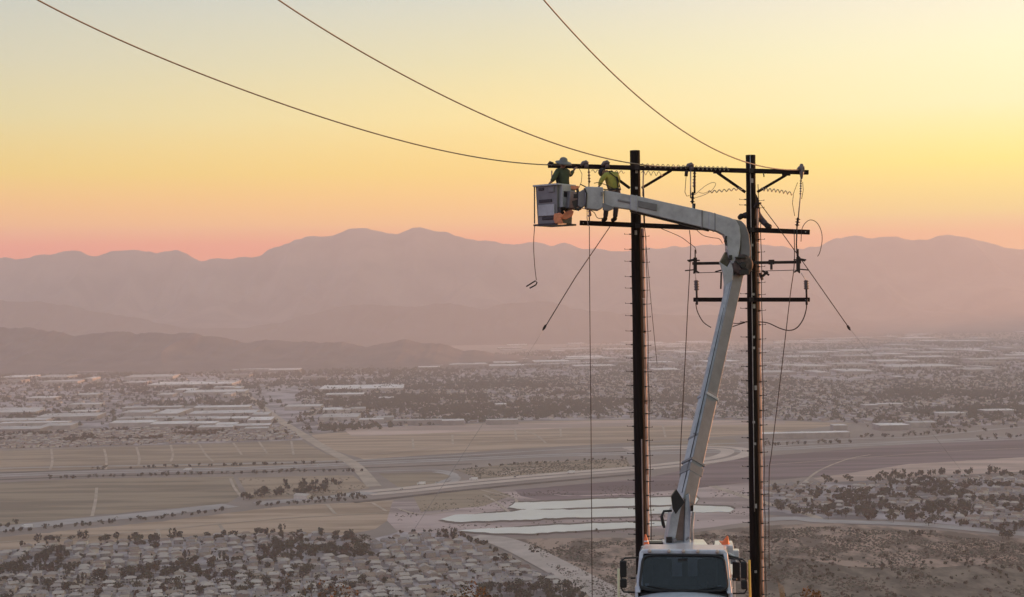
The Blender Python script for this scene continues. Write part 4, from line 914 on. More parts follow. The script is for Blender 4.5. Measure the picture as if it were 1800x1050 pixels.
b = MB(); pts = [(.55+.2*math.cos(a), .72+.06*math.sin(a), 1.86+.19*math.sin(a)) for a in np.linspace(0, 2*math.pi, 20)]; b.tube(pts, .015, 6, False); b.tube([(.55,.72,1.86),(.55,.5,1.7)], .02, 6); tb(b, 'steering_wheel', m_blk, smooth=True)
# windscreen glass and its black seal
gl_poly = [(-1.04, -.045, 1.80), (1.04, -.045, 1.80), (.955, .225, 2.57), (-.955, .225, 2.57)]
b = MB(); b.prism(gl_poly, (0, .008, 0)); tb(b, 'windscreen', m_glass)
def rim(poly, w, dep, name, m):
    b = MB(); n = len(poly)
    for i in range(n):
        a_, c_ = Vector(poly[i]), Vector(poly[(i+1) % n]); b.beam(a_, c_, dep, w, upv=(0, -.3, 1) if i % 2 == 0 else (1, 0, 0))
    return tb(b, name, m)
rl = []                                        # rounded seal
cx, cz = 0, 2.185
for k in range(40):
    a_ = 2*math.pi*k/40; c_, s_ = math.cos(a_), math.sin(a_); e_ = .28
    u_ = math.copysign(abs(c_)**e_, c_); v_ = math.copysign(abs(s_)**e_, s_); z = cz+.395*v_; hw = 1.045-.09*((z-1.79)/.79); rl.append((u_*hw, -.06+.27*((z-1.79)/.79), z))
b = MB(); b.tube(rl+[rl[0]], .034, 6, False); tb(b, 'windscreen_seal', m_blk, smooth=True)
for s in (-1, 1):
    b = MB(); b.tube([(s*.15, -.10, 1.80), (s*.55, -.09, 1.85), (s*.85 if s < 0 else .9, -.08, 1.90)], .012, 5); tb(b, 'wiper', m_blk)
b = MB(); b.box((-.02, .2, 2.45), (.22, .03, .10)); tb(b, 'inner_mirror', m_blk, .01)
for (x, z) in ((-.86, 1.90), (.84, 1.88)):
    b = MB(); b.box((x, -.02+.30*(z-1.8)/.77, z), (.09, .006, .06)); tb(b, 'sticker', m_white)
# bonnet, wings, grille, bumper
b = MB(); n = 9; vs = []
for j, (y, zc, hw, zs) in enumerate(((-.03,1.76,1.08,1.60),(-.5,1.74,1.0,1.55),(-1.0,1.66,.93,1.46),(-1.4,1.54,.86,1.34),(-1.55,1.40,.82,1.22))):
    for i in range(n):
        u = -1+2*i/(n-1); vs.append((hw*u, y+.12*u*u, zc-(zc-zs)*abs(u)**2.6))
b.add(vs, [(j*n+i, j*n+i+1, (j+1)*n+i+1, (j+1)*n+i) for j in range(4) for i in range(n-1)])
b.add([(hw*u, -1.5 if y < -1 else y, z) for (hw, y) in ((1.08,-.03),(.82,-1.5)) for z in (.7, 1.3) for u in (-1, 1)], [(0,2,6,4),(1,5,7,3),(4,6,7,5)])
bon = tb(b, 'bonnet', m_white, smooth=True)
b = MB(); b.box((0, -1.56, 1.05), (1.0, .06, .55))
for k in range(7): b.box((0, -1.60, .82+.075*k), (.92, .03, .03))
tb(b, 'grille', m_chrome)
for s in (-1, 1):
    b = MB(); b.box((s*.70, -1.53, 1.02), (.30, .08, .24)); tb(b, 'headlight', m_chrome, .02)
    b = MB(); pts = [(s*1.02, -1.0+.62*math.cos(a), .52+.62*math.sin(a)) for a in np.linspace(0, math.pi, 10)]
    for a_, c_ in zip(pts[:-1], pts[1:]): b.beam(a_, c_, .36, .05, upv=(0, 0, 1))
    tb(b, 'wing', m_white)
b = MB(); b.box((0, -1.72, .55), (2.35, .22, .32)); tb(b, 'bumper', m_chrome, .04)
# mirrors on looped arms
for s in (-1, 1):
    b = MB(); z1, z0 = 2.52, 1.70; b.tube([(s*1.06, .18, z1), (s*1.38, .08, z1), (s*1.46, .06, z1-.06), (s*1.47, .06, z0+.1), (s*1.42, .06, z0+.02), (s*1.15, .12, z0)], .022, 6); arm_ = tb(b, 'mirror_arm', m_blk, smooth=True)
    b = MB(); b.box((s*1.42, .05, 2.27), (.16, .09, .40)); tb(b, 'mirror', m_blk, .03); b = MB(); b.box((s*1.42, .05, 1.93), (.16, .09, .22)); tb(b, 'mirror', m_blk, .03)
    b = MB(); b.tube([(s*1.14, .14, 2.04), (s*1.25, .1, 2.04)], .025, 6); tb(b, 'mirror_arm', m_blk)
# frame, wheels, utility body
b = MB(); 
for s in (-1, 1): b.box((s*.42, 2.4, .72), (.1, 8.0, .25))
tb(b, 'chassis', m_blk)
b = MB(); b.box((-.95, 4.6, 1.35), (.5, 5.4, .95)); b.box((.95, 4.6, 1.35), (.5, 5.4, .95)); b.box((0, 4.6, .98), (1.5, 5.4, .1)); b.box((0, 1.98, 1.7), (2.2, .3, 1.5)); body = tb(b, 'utility_body', m_white, .02)
for s in (-1, 1):
    for k in range(4): b = MB(); b.box((s*1.215, 2.6+1.3*k, 1.35), (.03, 1.15, .8)); tb(b, 'locker_door', m_white, .01)
for (x, y, dual) in ((-1.0, -1.0, 0), (1.0, -1.0, 0), (-.98, 5.2, 1), (.98, 5.2, 1)):
    s = 1 if x > 0 else -1; w = .52 if dual else .28
    b = MB(); b.lathe((x-s*w/2, y, .5), (s, 0, 0), [(0,.28),(.0,.46),(.05,.5),(w-.05,.5),(w,.46),(w,.28)], 28); wh = tb(b, 'wheel', m_tyre)
    b = MB(); b.lathe((x+s*(w/2-.05), y, .5), (s, 0, 0), [(0,.28),(.03,.28),(.03,.12),(.09,.1),(.1,.02)], 16); tb(b, 'rim', m_chrome, par=wh)
for s in (-1, 1):
    b = MB(); b.box((s*.98, 3.3, .60), (.16, .16, 1.1)); b.box((s*.98, 3.3, .03), (.5, .5, .06)); tb(b, 'outrigger', m_blk)
# clutter seen over the cab's right shoulder
b = MB(); b.box((1.02, 1.98, 2.44), (.34, .5, .26)); b.box((1.22, 1.9, 2.28), (.22, .3, .34)); b.tube([(.95,1.7,2.45),(1.2,1.75,2.3),(1.3,1.7,2.05)], .04, 6); tb(b, 'hose_reel_box', m_white, .03)
b = MB(); b.tube([(1.0,1.6,2.35),(1.3,1.65,2.28),(1.42,1.65,2.1)], .03, 6); b.box((1.25, 1.66, 1.95), (.18, .1, .45)); tb(b, 'hydraulic_block', m_blk)

def wb(b, name, m, bevel=0, smooth=False, label=None, par=None): return b.build(name, m, par or tk, bevel=bevel, smooth=smooth, label=label)
# pedestal and turret (world coordinates from here)
YT = 38.3
c0 = P(1200, 960, YT)
b = MB(); b.lathe((c0.x, c0.y, GT+1.1), (0, 0, 1), [(0,.42),(.9,.42),(1.0,.5),(c0.z-GT-1.1-.02,.5)], 20); wb(b, 'pedestal', m_boomg)
b = MB(); b.beam(P(1166, 957, YT-.3), P(1241, 957, YT-.3), .9, .12); wb(b, 'turntable', m_white, .02)
b = MB(); b.beam(P(1137, 957, YT-.1), P(1168, 957, YT-.1), .3, .13); b.beam(P(1171, 949, YT-.45), P(1181, 949, YT-.45), .1, .14); wb(b, 'deck_rail', m_blk)
b = MB(); b.prism([P(1172, 955, YT-.4), P(1186, 955, YT-.4), P(1196, 898, YT-.25), P(1204, 872, YT-.1), P(1196, 878, YT-.1), P(1180, 905, YT-.3)], (0, .75, 0)); wb(b, 'turret', m_boomw, .015, label='left cheek plate of the turret')
b = MB(); b.prism([P(1203, 955, YT-.35), P(1213, 955, YT-.35), P(1214, 900, YT-.3), P(1212, 868, YT-.1), P(1205, 872, YT-.1)], (0, .7, 0)); wb(b, 'turret', m_boomw, .015, label='right cheek plate of the turret')
b = MB(); b.prism([P(1185, 955, YT-.05), P(1204, 955, YT-.05), P(1209, 880, YT), P(1196, 885, YT)], (0, .3, 0)); wb(b, 'turret_web', mat('tan_primer', (.38,.27,.23), .6, var=.12, scale=4))
b = MB(); b.tube([P(1217, 956, YT), P(1216, 930, YT), P(1219, 900, YT)], .04, 8); b.tube([P(1217, 955, YT), P(1224, 958, YT)], .035, 8); wb(b, 'lift_cylinder', m_boomw, smooth=True)
b = MB(); b.tube([P(1215, 898, YT+.05), P(1216, 845, YT+.5)], .055, 8); wb(b, 'lift_cylinder', m_blk, smooth=True)
b = MB(); b.prism([P(1189, 860, YT-.55), P(1204, 883, YT-.55), P(1188, 904, YT-.55), P(1183, 896, YT-.55), P(1180, 873, YT-.55)], (0, .14, 0)); wb(b, 'knuckle_guard', m_blk, .01)
b = MB(); b.tube([P(1181, 898, YT-.5), P(1167, 899, YT-.5), P(1163, 908, YT-.5), P(1166, 922, YT-.5), P(1168, 928, YT-.5)], [.03,.035,.04,.045,.03], 8); wb(b, 'hose', m_blk, smooth=True)
b = MB(); b.box(P(1186, 950, YT-.5), (.1, .08, .1)); b.tube([P(1206, 950, YT-.45), P(1211, 944, YT-.45)], .03, 8); wb(b, 'control_box', m_boomg, .01)
# lower boom: square tube, an edge towards the camera
def bp(u): return P(1203+(1294-1203)*u, 885+(480-885)*u, YT+.05+(42.35-YT-.05)*u)
TW = R(-36)
def shade_side(o, m2):  # paints the shade of the right-hand boom faces as a darker grey
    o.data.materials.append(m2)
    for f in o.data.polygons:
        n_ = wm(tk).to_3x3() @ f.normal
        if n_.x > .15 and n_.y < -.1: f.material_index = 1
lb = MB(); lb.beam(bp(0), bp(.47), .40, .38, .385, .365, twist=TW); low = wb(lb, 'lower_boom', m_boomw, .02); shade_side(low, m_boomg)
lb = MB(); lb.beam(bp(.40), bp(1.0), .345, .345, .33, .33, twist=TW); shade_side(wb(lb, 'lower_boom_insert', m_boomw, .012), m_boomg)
for u, w, m_ in ((.165, .46, m_boomg), (.45, .43, m_boomw), (.62, .375, m_boomw), (.27, .41, m_boomg), (.12, .43, m_boomg)):
    b = MB(); b.beam(bp(u), bp(u+(.035 if u == .12 else .01)), w, w, twist=TW); wb(b, 'boom_collar', m_, .008)
b = MB(); sd = Vector((-.155, -.22, 0)); b.tube([bp(.05)+sd, bp(.93)+sd], .012, 6); wb(b, 'hydraulic_line', m_blk)
b = MB(); b.beam(bp(.30)+Vector((-.13,-.16,0)), bp(.985)+Vector((-.14,-.12,0)), .12, .16); wb(b, 'boom_rail', m_boomw, .01, label='pale rail on the left face of the lower boom')
# elbow
YE = 42.2
b = MB(); b.prism([P(1265, 461, YE-.25), P(1279, 470, YE-.25), P(1284, 460, YE-.25), P(1289, 470, YE-.25), P(1288, 500, YE-.25), P(1283, 540, YE-.25), P(1270, 540, YE-.25), P(1273, 500, YE-.25), P(1271, 480, YE-.25)], (0, .12, 0)); wb(b, 'elbow_link', m_boomw, .012)
b = MB(); b.prism([P(1276, 443, YE-.1), P(1281, 447, YE-.1), P(1281, 470, YE-.1), P(1277, 478, YE-.1), P(1266, 462, YE-.1)], (0, .3, 0)); wb(b, 'elbow_bracket', mat('olive_metal', (.09,.08,.05), .6, var=.3, scale=8))
e0 = P(1303, 466, YE)
b = MB(); b.lathe(e0+Vector((0,-.28,0)), (0, 1, 0), [(0,.05),(.0,.24),(.03,.30),(.20,.31),(.22,.27),(.5,.27),(.52,.20)], 18); wb(b, 'elbow_joint', m_brown, 0, True)
b = MB(); b.lathe(e0+Vector((0,-.33,-.02)), (0, 1, 0), [(0,.08),(.03,.1),(.06,.1)], 10); b.box(e0+Vector((.04,-.31,-.22)), (.26, .1, .14)); b.box(e0+Vector((-.06,-.3,.2)), (.3, .08, .05)); b.beam(e0+Vector((-.22,-.3,.1)), e0+Vector((.2,-.3,-.2)), .05, .04); wb(b, 'elbow_bolt_plate', m_blk, .01)
b = MB(); b.box(P(1284, 453, YE-.28), (.09, .1, .14)); b.box(P(1277, 424, YE-.2), (.07, .1, .18)); b.tube([P(1277,415,YE-.3),P(1274,424,YE-.3),P(1277,432,YE-.3)], .03, 6); wb(b, 'hose_clamp', m_blk, .01)
# upper boom with its gooseneck: outline with real thickness
gt = [(1246, 372), (1270, 379), (1284, 383), (1294, 388), (1300, 398), (1302, 415), (1301, 435), (1298, 450), (1293, 462), (1286, 464), (1281, 450), (1278, 438), (1278, 424), (1273, 413), (1262, 407), (1246, 403)]
b = MB(); b.prism([P(x, y, YE-.27) for x, y in gt], (0, .44, 0)); wb(b, 'gooseneck', m_boomw, .02)
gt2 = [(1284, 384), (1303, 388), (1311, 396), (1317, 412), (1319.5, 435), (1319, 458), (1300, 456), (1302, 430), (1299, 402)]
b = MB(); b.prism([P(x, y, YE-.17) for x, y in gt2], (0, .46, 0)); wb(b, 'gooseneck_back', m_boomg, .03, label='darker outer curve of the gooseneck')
def ub(x0, t0, b0, x1, t1, b1, Y, th, name, m, **k):
    b = MB(); b.prism([P(x0, t0, Y-th/2), P(x1, t1, Y-th/2), P(x1, b1, Y-th/2), P(x0, b0, Y-th/2)], (0, th, 0)); return wb(b, name, m, .02, **k)
ub(1108, 342, 369, 1247, 372.5, 403, YE-.05, .40, 'upper_boom', m_boomw)
ub(1062, 334, 362, 1122, 346, 370, YE-.04, .32, 'upper_boom_tip', m_boomw)
ub(1233, 369, 401, 1236, 370, 402, YE-.05, .43, 'boom_collar', m_boomg); ub(1256, 374, 406, 1258, 375, 407, YE-.05, .46, 'boom_collar', m_boomg); ub(1118, 343, 372, 1121, 344, 373, YE-.05, .44, 'boom_collar', m_boomw)
ub(1122, 352.5, 364, 1155, 359, 371.5, YE-.27, .03, 'data_plate', m_boomg); ub(1086, 350, 353.5, 1110, 355, 358.5, YE-.22, .03, 'data_plate', m_boomg)
b = MB(); b.prism([P(1108, 370, YE-.1), P(1247, 404, YE-.1), P(1246, 407, YE-.1), P(1108, 372.5, YE-.1)], (0, .16, 0)); wb(b, 'hose_tray', m_blk)
b = MB(); b.tube([P(1020, 324, YE-.1), P(1032, 330, YE-.15), P(1062, 333, YE-.2), P(1082, 336, YE-.1)], .018, 6); b.tube([P(1044, 322.5, YE), P(1050, 321, YE), P(1062, 324, YE), P(1090, 337, YE)], .012, 6); wb(b, 'hose', m_blk, smooth=True)
b = MB(); b.prism([P(x, y, YE-.30) for x, y in ((1029, 328), (1060, 329), (1061, 336), (1060, 365), (1052, 369), (1033, 367), (1029, 364))], (0, .62, 0)); wb(b, 'boom_head', m_boomw, .025)
b = MB(); b.box(P(1057.5, 341, YE-.32), (.05, .03, .12)); b.prism([P(x, y, YE-.33) for x, y in ((1060, 357), (1079, 364), (1078, 368), (1070, 371), (1060, 369))], (0, .2, 0)); wb(b, 'boom_head_foot', m_boomg, .01)
b = MB(); b.prism([P(x, y, YE-.25) for x, y in ((1017, 338), (1029, 331), (1030, 360), (1023, 366), (1016, 362))], (0, .45, 0)); wb(b, 'leveling_arm', m_boomg, .02)
b = MB(); b.tube([P(1027, 331, YE-.3), P(1031, 340, YE-.33), P(1030, 364, YE-.33)], .025, 6); b.tube([P(1010, 367, YE-.2), P(1017, 369, YE-.2), P(1021, 364, YE-.2)], .04, 8); b.beam(P(1008, 345, YE-.1), P(1020, 345, YE-.1), .1, .12); b.beam(P(1007, 360, YE-.1), P(1020, 356, YE-.1), .1, .2); b.beam(P(1015, 333, YE-.1), P(1018, 352, YE-.1), .08, .06); wb(b, 'rotator', m_blk, .01)
# ---- bucket: corner to the camera
YB = 42.35
def bk(u, v, w, z): # u along left face, v along right face, metres from the near corner
    return None
C0 = P(979.5, 358, YB); dl = Vector((-.78, .626, 0)); dr = Vector((.626, .78, 0)); zt, zbm = P(979, 323, YB).z, P(979, 394, YB).z
def Bk(u, v, z): return Vector((C0.x, C0.y, 0))+dl*u+dr*v+Vector((0, 0, z))
S = .78
b = MB(); vs = []
th = .045; kb = .035
outer = [(0,0),(S,0),(S,S),(0,S)]; inner = [(th,th),(S-th,th),(S-th,S-th),(th,S-th)]
vs = [Bk(u+(kb if u == 0 else -kb), v+(kb if v == 0 else -kb), zbm+.03) for u, v in outer]+[Bk(u, v, zt) for u, v in outer]+[Bk(u, v, zt) for u, v in inner]+[Bk(u, v, zbm+.1) for u, v in inner]
fs = [(0,1,2,3)]+[(i, (i+1)%4, 4+(i+1)%4, 4+i) for i in range(4)]+[(4+i, 4+(i+1)%4, 8+(i+1)%4, 8+i) for i in range(4)]+[(8+i, 8+(i+1)%4, 12+(i+1)%4, 12+i) for i in range(4)]+[(12,13,14,15)]
b.add(vs, fs); bucket = wb(b, 'bucket', m_boomg, .015)
b = MB(); ex = .045
for (u0, v0, u1, v1) in ((-ex,-ex,S+ex,-ex),(S+ex,-ex,S+ex,S+ex),(S+ex,S+ex,-ex,S+ex),(-ex,S+ex,-ex,-ex)): b.beam(Bk(u0, v0, zt-.02), Bk(u1, v1, zt-.02), .05, .05)
wb(b, 'rim', m_boomw, .01, par=bucket)
b = MB(); b.beam(Bk(-.05, S/2, zbm), Bk(S+.05, S/2, zbm), S+.12, .05); wb(b, 'skid_plate', m_blk, par=bucket)
def on_l(u0, u1, z0, z1, d, name, m, t_=.03):
    b = MB(); b.add([Bk(u, -dd, z) for dd in (-.02, d) for u, z in ((u0, z0), (u1, z0), (u1, z1), (u0, z1))], [(0,1,2,3),(4,7,6,5),(0,4,5,1),(1,5,6,2),(2,6,7,3),(3,7,4,0)]); return wb(b, name, m, .008, par=bucket)
def on_r(v0, v1, z0, z1, d, name, m):
    b = MB(); b.add([Bk(-dd, v, z) for dd in (-.02, d) for v, z in ((v0, z0), (v1, z0), (v1, z1), (v0, z1))], [(0,1,2,3),(4,7,6,5),(0,4,5,1),(1,5,6,2),(2,6,7,3),(3,7,4,0)]); return wb(b, name, m, .008, par=bucket)
hh = zt-zbm
on_l(.20, .66, zbm+.56*hh, zbm+.63*hh, .015, 'step_pocket', m_blk); on_l(.16, .56, zbm+.12*hh, zbm+.20*hh, .0, 'step_pocket', m_blk); on_l(.10, .68, zbm+.22*hh, zbm+.50*hh, .02, 'panel', m_boomw); on_l(.10, .30, zbm+.80*hh, zbm+.93*hh, .03, 'latch', m_boomg); on_l(.48, .66, zbm+.86*hh, zbm+.92*hh, .03, 'latch', m_blk)
on_r(.12, .74, zbm+.42*hh, zbm+.98*hh, .10, 'control_console', m_boomw); on_r(.18, .38, zbm+.68*hh, zbm+.82*hh, .115, 'control_panel', m_blk); on_r(.05, .40, zbm+.22*hh, zbm+.42*hh, .08, 'valve_box', m_blk)
b = MB(); b.beam(Bk(-.12, .3, zt-.45), Bk(-.25, .75, zt-.5), .25, .5); wb(b, 'mounting_bracket', m_boomg, .02, par=bucket)
b = MB(); b.tube([Bk(S+.02, -.02, zt), Bk(S+.03, -.03, zbm+.05)], .02, 6); wb(b, 'corner_guard', m_blk, par=bucket)
# orange rubber goods hung on the bucket
def cloth(pts, th, name, label, cat, m=m_orc):
    b = MB(); b.prism(pts, th); o = b.build(name, m, None, bevel=.02, origin=pts[0]); return tag(o, label, cat)
cloth([P(974, 376, YB-.12), P(984, 374, YB-.12), P(990, 378, YB-.12), P(986, 384, YB-.12), P(990, 393, YB-.12), P(976, 393, YB-.12), P(973, 386, YB-.12)], (0, .1, 0), 'rubber_blanket', 'orange rubber blanket bundle on the bucket bottom edge', 'blanket')
cloth([P(990, 376, YB), P(1003, 368, YB+.1), P(1009, 372, YB+.1), P(1006, 380, YB+.1), P(994, 386, YB), P(987, 384, YB)], (0, .12, 0), 'rubber_blanket', 'folded orange rubber cover hung under the bucket controls', 'blanket')
cloth([P(1001, 326, YB+.35), P(1018, 327, YB+.35), P(1018, 331, YB+.35), P(1010, 334, YB+.35), P(1001, 332, YB+.35)], (0, .3, 0), 'rubber_cover', 'orange cover lying on the right rim of the bucket', 'cover')
b = MB(); b.tube([P(1036, 371, YE), P(1038, 378, YE), P(1034, 381, YE)], .04, 8); b.tube([P(1032, 368, YE), P(1032, 384, YE), P(1034, 398, YE)], .012, 6); o = b.build('tool_pouch', m_conduit, None, origin=P(1036, 371, YE)); tag(o, 'small tan tool pouch hanging under the boom head', 'tool pouch')

# ---- cones, poles beside the cab
def cone(p, h, label, tilt=0, s=1):
    e = empty('traffic_cone', p, label, 'traffic cone'); e.rotation_euler = (tilt, tilt*.6, .3)
    b = MB(); b.lathe((0,0,0), (0,0,1), [(0,.17*s),(.03,.15*s),(h,.03*s)], 14); b.build('cone', m_or, e, origin='local'); b = MB(); b.box((0,0,.012), (.4*s,.4*s,.025)); b.build('base', m_or, e, origin='local'); b = MB(); b.lathe((0,0,h*.45), (0,0,1), [(0,.103*s),(.1*h,.092*s)], 14); b.build('band', m_white, e, origin='local')
mw = wm(tk)
cone(mw @ Vector((1.0, 2.0, 2.57)), .21, 'orange traffic cone on the truck body behind the cab at its right', .25, .6)
cone(mw @ Vector((-.95, 1.98, 2.46)), .34, 'orange traffic cone on the truck body behind the cab at its left', -.1, .55)
for (x, y, Y, m_, lab) in ((1087, 1000, 34.3, m_cream, 'cream fibreglass pole standing beside the left mirror of the truck'), (1317, 985, 35.6, m_yel, 'bright yellow fibreglass pole standing beside the right mirror of the truck')):
    a_ = P(x, y, Y); b = MB(); b.tube([a_, Vector((a_.x-.02 if x < 1200 else a_.x+.02, a_.y, GT-.02))], .028, 8); o = b.build('marker_pole', m_, None, smooth=True, origin=Vector((a_.x, a_.y, GT))); tag(o, lab, 'pole')

# ================================================================== PEOPLE
m_skin = mat('skin', (.24,.13,.09), .6, var=.06, scale=6); m_hi = mat('hi_vis_green', (.045,.058,.030), .8, var=.15, scale=5); m_hi2 = mat('hi_vis_yellow', (.34,.31,.06), .8, c2=(.17,.20,.05), scale=4)
m_dkcl = mat('dark_work_clothes', (.035,.033,.036), .9, var=.25, scale=6); m_jean = mat('grey_work_trousers', (.07,.06,.07), .9, var=.2, scale=6); m_boot = mat('work_boot', (.02,.016,.013), .7, var=.2, scale=8)
m_hat = mat('grey_hard_hat', (.13,.135,.14), .5, var=.1, scale=5); m_harn = mat('black_harness', (.012,.012,.012), .8); m_glv = mat('leather_glove', (.30,.17,.09), .8, var=.15, scale=9)
def skin(name, verts, rad, edges, m, par, sub=1, label=None):
    me = bpy.data.meshes.new(name+'_cage'); me.from_pydata([Vector(v) for v in verts], edges, []); o = bpy.data.objects.new(name, me); col.objects.link(o)
    o.modifiers.new('s', 'SKIN'); sv = me.skin_vertices[0].data
    for i, r in enumerate(rad): sv[i].radius = (r, r) if not isinstance(r, tuple) else r
    sv[0].use_root = True
    s_ = o.modifiers.new('sub', 'SUBSURF'); s_.levels = sub+1; s_.render_levels = sub+1
    dg = bpy.context.evaluated_depsgraph_get(); me2 = bpy.data.meshes.new_from_object(o.evaluated_get(dg)); me2.name = name; me2.materials.clear(); me2.materials.append(m)
    bpy.data.objects.remove(o); bpy.data.meshes.remove(me)
    me2.polygons.foreach_set('use_smooth', [True]*len(me2.polygons))
    n = bpy.data.objects.new(name, me2); col.objects.link(n); n.parent = par; me2.transform(wm(par).inverted()); 
    if label: n['label'] = label
    return n
def hand(V, Rr, E, wi, wr, d, side):
    """palm and five fingers from wrist index wi, pointing along d"""
    d = Vector(d).normalized(); s = Vector(side).normalized(); nrm_ = d.cross(s)
    V.append(wr+d*.05); Rr.append((.038,.02)); E.append((wi, len(V)-1)); pm_ = len(V)-1
    for k, (o_, L_) in enumerate(((-.03,.07),(-.01,.085),(.011,.08),(.03,.06))):
        V.append(wr+d*.085+s*o_); Rr.append(.011); E.append((pm_, len(V)-1))
        V.append(wr+d*(.085+L_*.5)+s*o_*1.1+nrm_*.008); Rr.append(.0095); E.append((len(V)-2, len(V)-1))
        V.append(wr+d*(.085+L_*.85)+s*o_*1.1+nrm_*.032); Rr.append(.0085); E.append((len(V)-2, len(V)-1))
    V.append(wr+d*.05-s*.055+nrm_*.01); Rr.append(.012); E.append((pm_, len(V)-1)); V.append(wr+d*.085-s*.065+nrm_*.03); Rr.append(.010); E.append((len(V)-2, len(V)-1))
def person(J, label, shirt, trouser, hat, face, loc, harness=True, sleeve=.92, fat=1.12):
    """J: named joints as world points"""
    root_ = empty('person', loc, label, 'person'); J = {k: Vector(v) for k, v in J.items()}; face = Vector(face).normalized()
    V = [J['pelvis'], J['pelvis'].lerp(J['chest'], .5), J['chest'], J['neck'], J['neck'].lerp(J['head'], .55), J['head'], J['head']+(J['head']-J['neck']).normalized()*.09]
    Rr = [.145, .135, .165, .06, .072, .092, .075]; E = [(i, i+1) for i in range(6)]
    for s in 'lr':
        b0 = len(V); V += [J['sh_'+s], J['el_'+s], J['wr_'+s]]; Rr += [.062, .047, .030]; E += [(2, b0), (b0, b0+1), (b0+1, b0+2)]
        d = (J['wr_'+s]-J['el_'+s]); hand(V, Rr, E, b0+2, J['wr_'+s], d, d.cross(Vector((0, 0, 1)))+Vector((.001, 0, 0)))
        b0 = len(V); V += [J['hip_'+s], J['kn_'+s], J['an_'+s], J['toe_'+s]]; Rr += [.088, .058, .042, .035]; E += [(0, b0), (b0, b0+1), (b0+1, b0+2), (b0+2, b0+3)]
    # face: nose, chin and ears from the head vertex
    V.append(J['head']+face*.105+Vector((0,0,-.01))); Rr.append(.014); E.append((5, len(V)-1))
    V.append(J['head']+face*.07+Vector((0,0,-.085))); Rr.append(.035); E.append((4, len(V)-1))
    side = face.cross(Vector((0, 0, 1))).normalized()
    for s in (-1, 1): V.append(J['head']+side*s*.10); Rr.append(.018); E.append((5, len(V)-1))
    body_ = skin('body', V, Rr, E, m_skin, root_)
    for s in (-1, 1):
        b = MB(); b.lathe(J['head']+face*.088+side*s*.032+Vector((0,0,.012)), face, [(0,.012),(.006,.009)], 8); b.build('eye', m_harn, root_)
    b = MB(); b.beam(J['head']+face*.098+side*.022+Vector((0,0,-.05)), J['head']+face*.098-side*.022+Vector((0,0,-.05)), .008, .008); b.build('mouth', m_brown, root_)
    # shirt
    SV = [J['chest'], J['pelvis'].lerp(J['chest'], .5), J['pelvis'].lerp(J['chest'], .08), J['neck'].lerp(J['chest'], .18)]; SR = [.19, .16, .165, .085]; SE = [(0, 1), (1, 2), (0, 3)]
    for s in 'lr':
        b0 = len(SV); SV += [J['sh_'+s], J['el_'+s], J['el_'+s].lerp(J['wr_'+s], sleeve)]; SR += [.085, .066, .048]; SE += [(0, b0), (b0, b0+1), (b0+1, b0+2)]
    skin('shirt', SV, [r*fat for r in SR], SE, shirt, root_)
    TV = [J['pelvis'], J['pelvis'].lerp(J['chest'], .22)]; TR = [.165, .145]; TE = [(0, 1)]
    for s in 'lr':
        b0 = len(TV); TV += [J['hip_'+s], J['kn_'+s], J['an_'+s]+(J['kn_'+s]-J['an_'+s])*.1]; TR += [.108, .078, .066]; TE += [(0, b0), (b0, b0+1), (b0+1, b0+2)]
    skin('trousers', TV, [r*fat for r in TR], TE, trouser, root_)
    for s in 'lr': skin('boot', [J['an_'+s]+(J['kn_'+s]-J['an_'+s])*.22, J['an_'+s], J['an_'+s].lerp(J['toe_'+s], .5)+Vector((0,0,-.015)), J['toe_'+s]], [.07*fat, .068*fat, .06*fat, .05*fat], [(0,1),(1,2),(2,3)], m_boot, root_)
    if hat:
        u_ = (J['head']-J['neck']).normalized(); b = MB(); base = J['head']+u_*.045
        if hat == 'brim': b.lathe(base, u_, [(0,.02),(-.035,.235),(-.015,.24),(.015,.16),(.03,.125),(.09,.11),(.125,.075),(.14,.02)], 20)
        else: b.lathe(base, u_, [(-.01,.02),(-.01,.15),(.01,.135),(.06,.125),(.11,.085),(.13,.02)], 18)
        b.build('hard_hat', m_hat if hat == 'brim' else m_dkcl, root_, smooth=True)
    if harness:
        c_, p_ = J['chest'], J['pelvis']; f = face.copy(); f.z = 0; f.normalize(); sd = f.cross(Vector((0,0,1)))
        b = MB()
        for s in (-1, 1): b.tube([p_.lerp(c_, .1)+f*-.16+sd*s*.07, c_+f*-.185+sd*s*.03, c_+sd*s*.11+Vector((0,0,.17)), c_+f*.17+sd*s*.08, p_.lerp(c_, .1)+f*.15+sd*s*.1], .018, 6)
        pts = [p_.lerp(c_, .15)+f*.17*math.cos(a)+sd*.17*math.sin(a) for a in np.linspace(0, 2*math.pi, 14)]; b.tube(pts, .03, 6, False)
        b.build('harness', m_harn, root_)
    return root_
# lineman in the bucket
Yw = 43.0; q = lambda x, y, dY=0: P(x, y, Yw+dY)
zfl = zbm+.12
JA = dict(pelvis=q(990, 334), chest=q(988, 307, .02), neck=q(989, 295, .02), head=q(990, 287.5, -.02), sh_l=q(980, 301, -.05), el_l=q(973, 315, -.28), wr_l=q(968, 320.5, -.30), sh_r=q(997, 301, .12), el_r=q(1002, 309, .25), wr_r=q(1009, 299, .35),
          hip_l=q(985, 339, -.02), kn_l=q(985, 360, -.08), an_l=Vector((q(985, 0).x, q(985, 0).y-.02, zfl+.05)), toe_l=Vector((q(981, 0).x, q(0, 0).y-.17, zfl+.02)),
          hip_r=q(995, 339, .06), kn_r=q(996, 360, .02), an_r=Vector((q(996, 0).x, q(0, 0).y+.05, zfl+.05)), toe_r=Vector((q(993, 0).x, q(0, 0).y-.10, zfl+.02)))
person(JA, 'lineman in green shirt and wide brimmed grey hard hat leaning in the bucket', m_hi, m_dkcl, 'brim', (.75, .65, -.1), (q(990, 0).x, Yw, zfl))
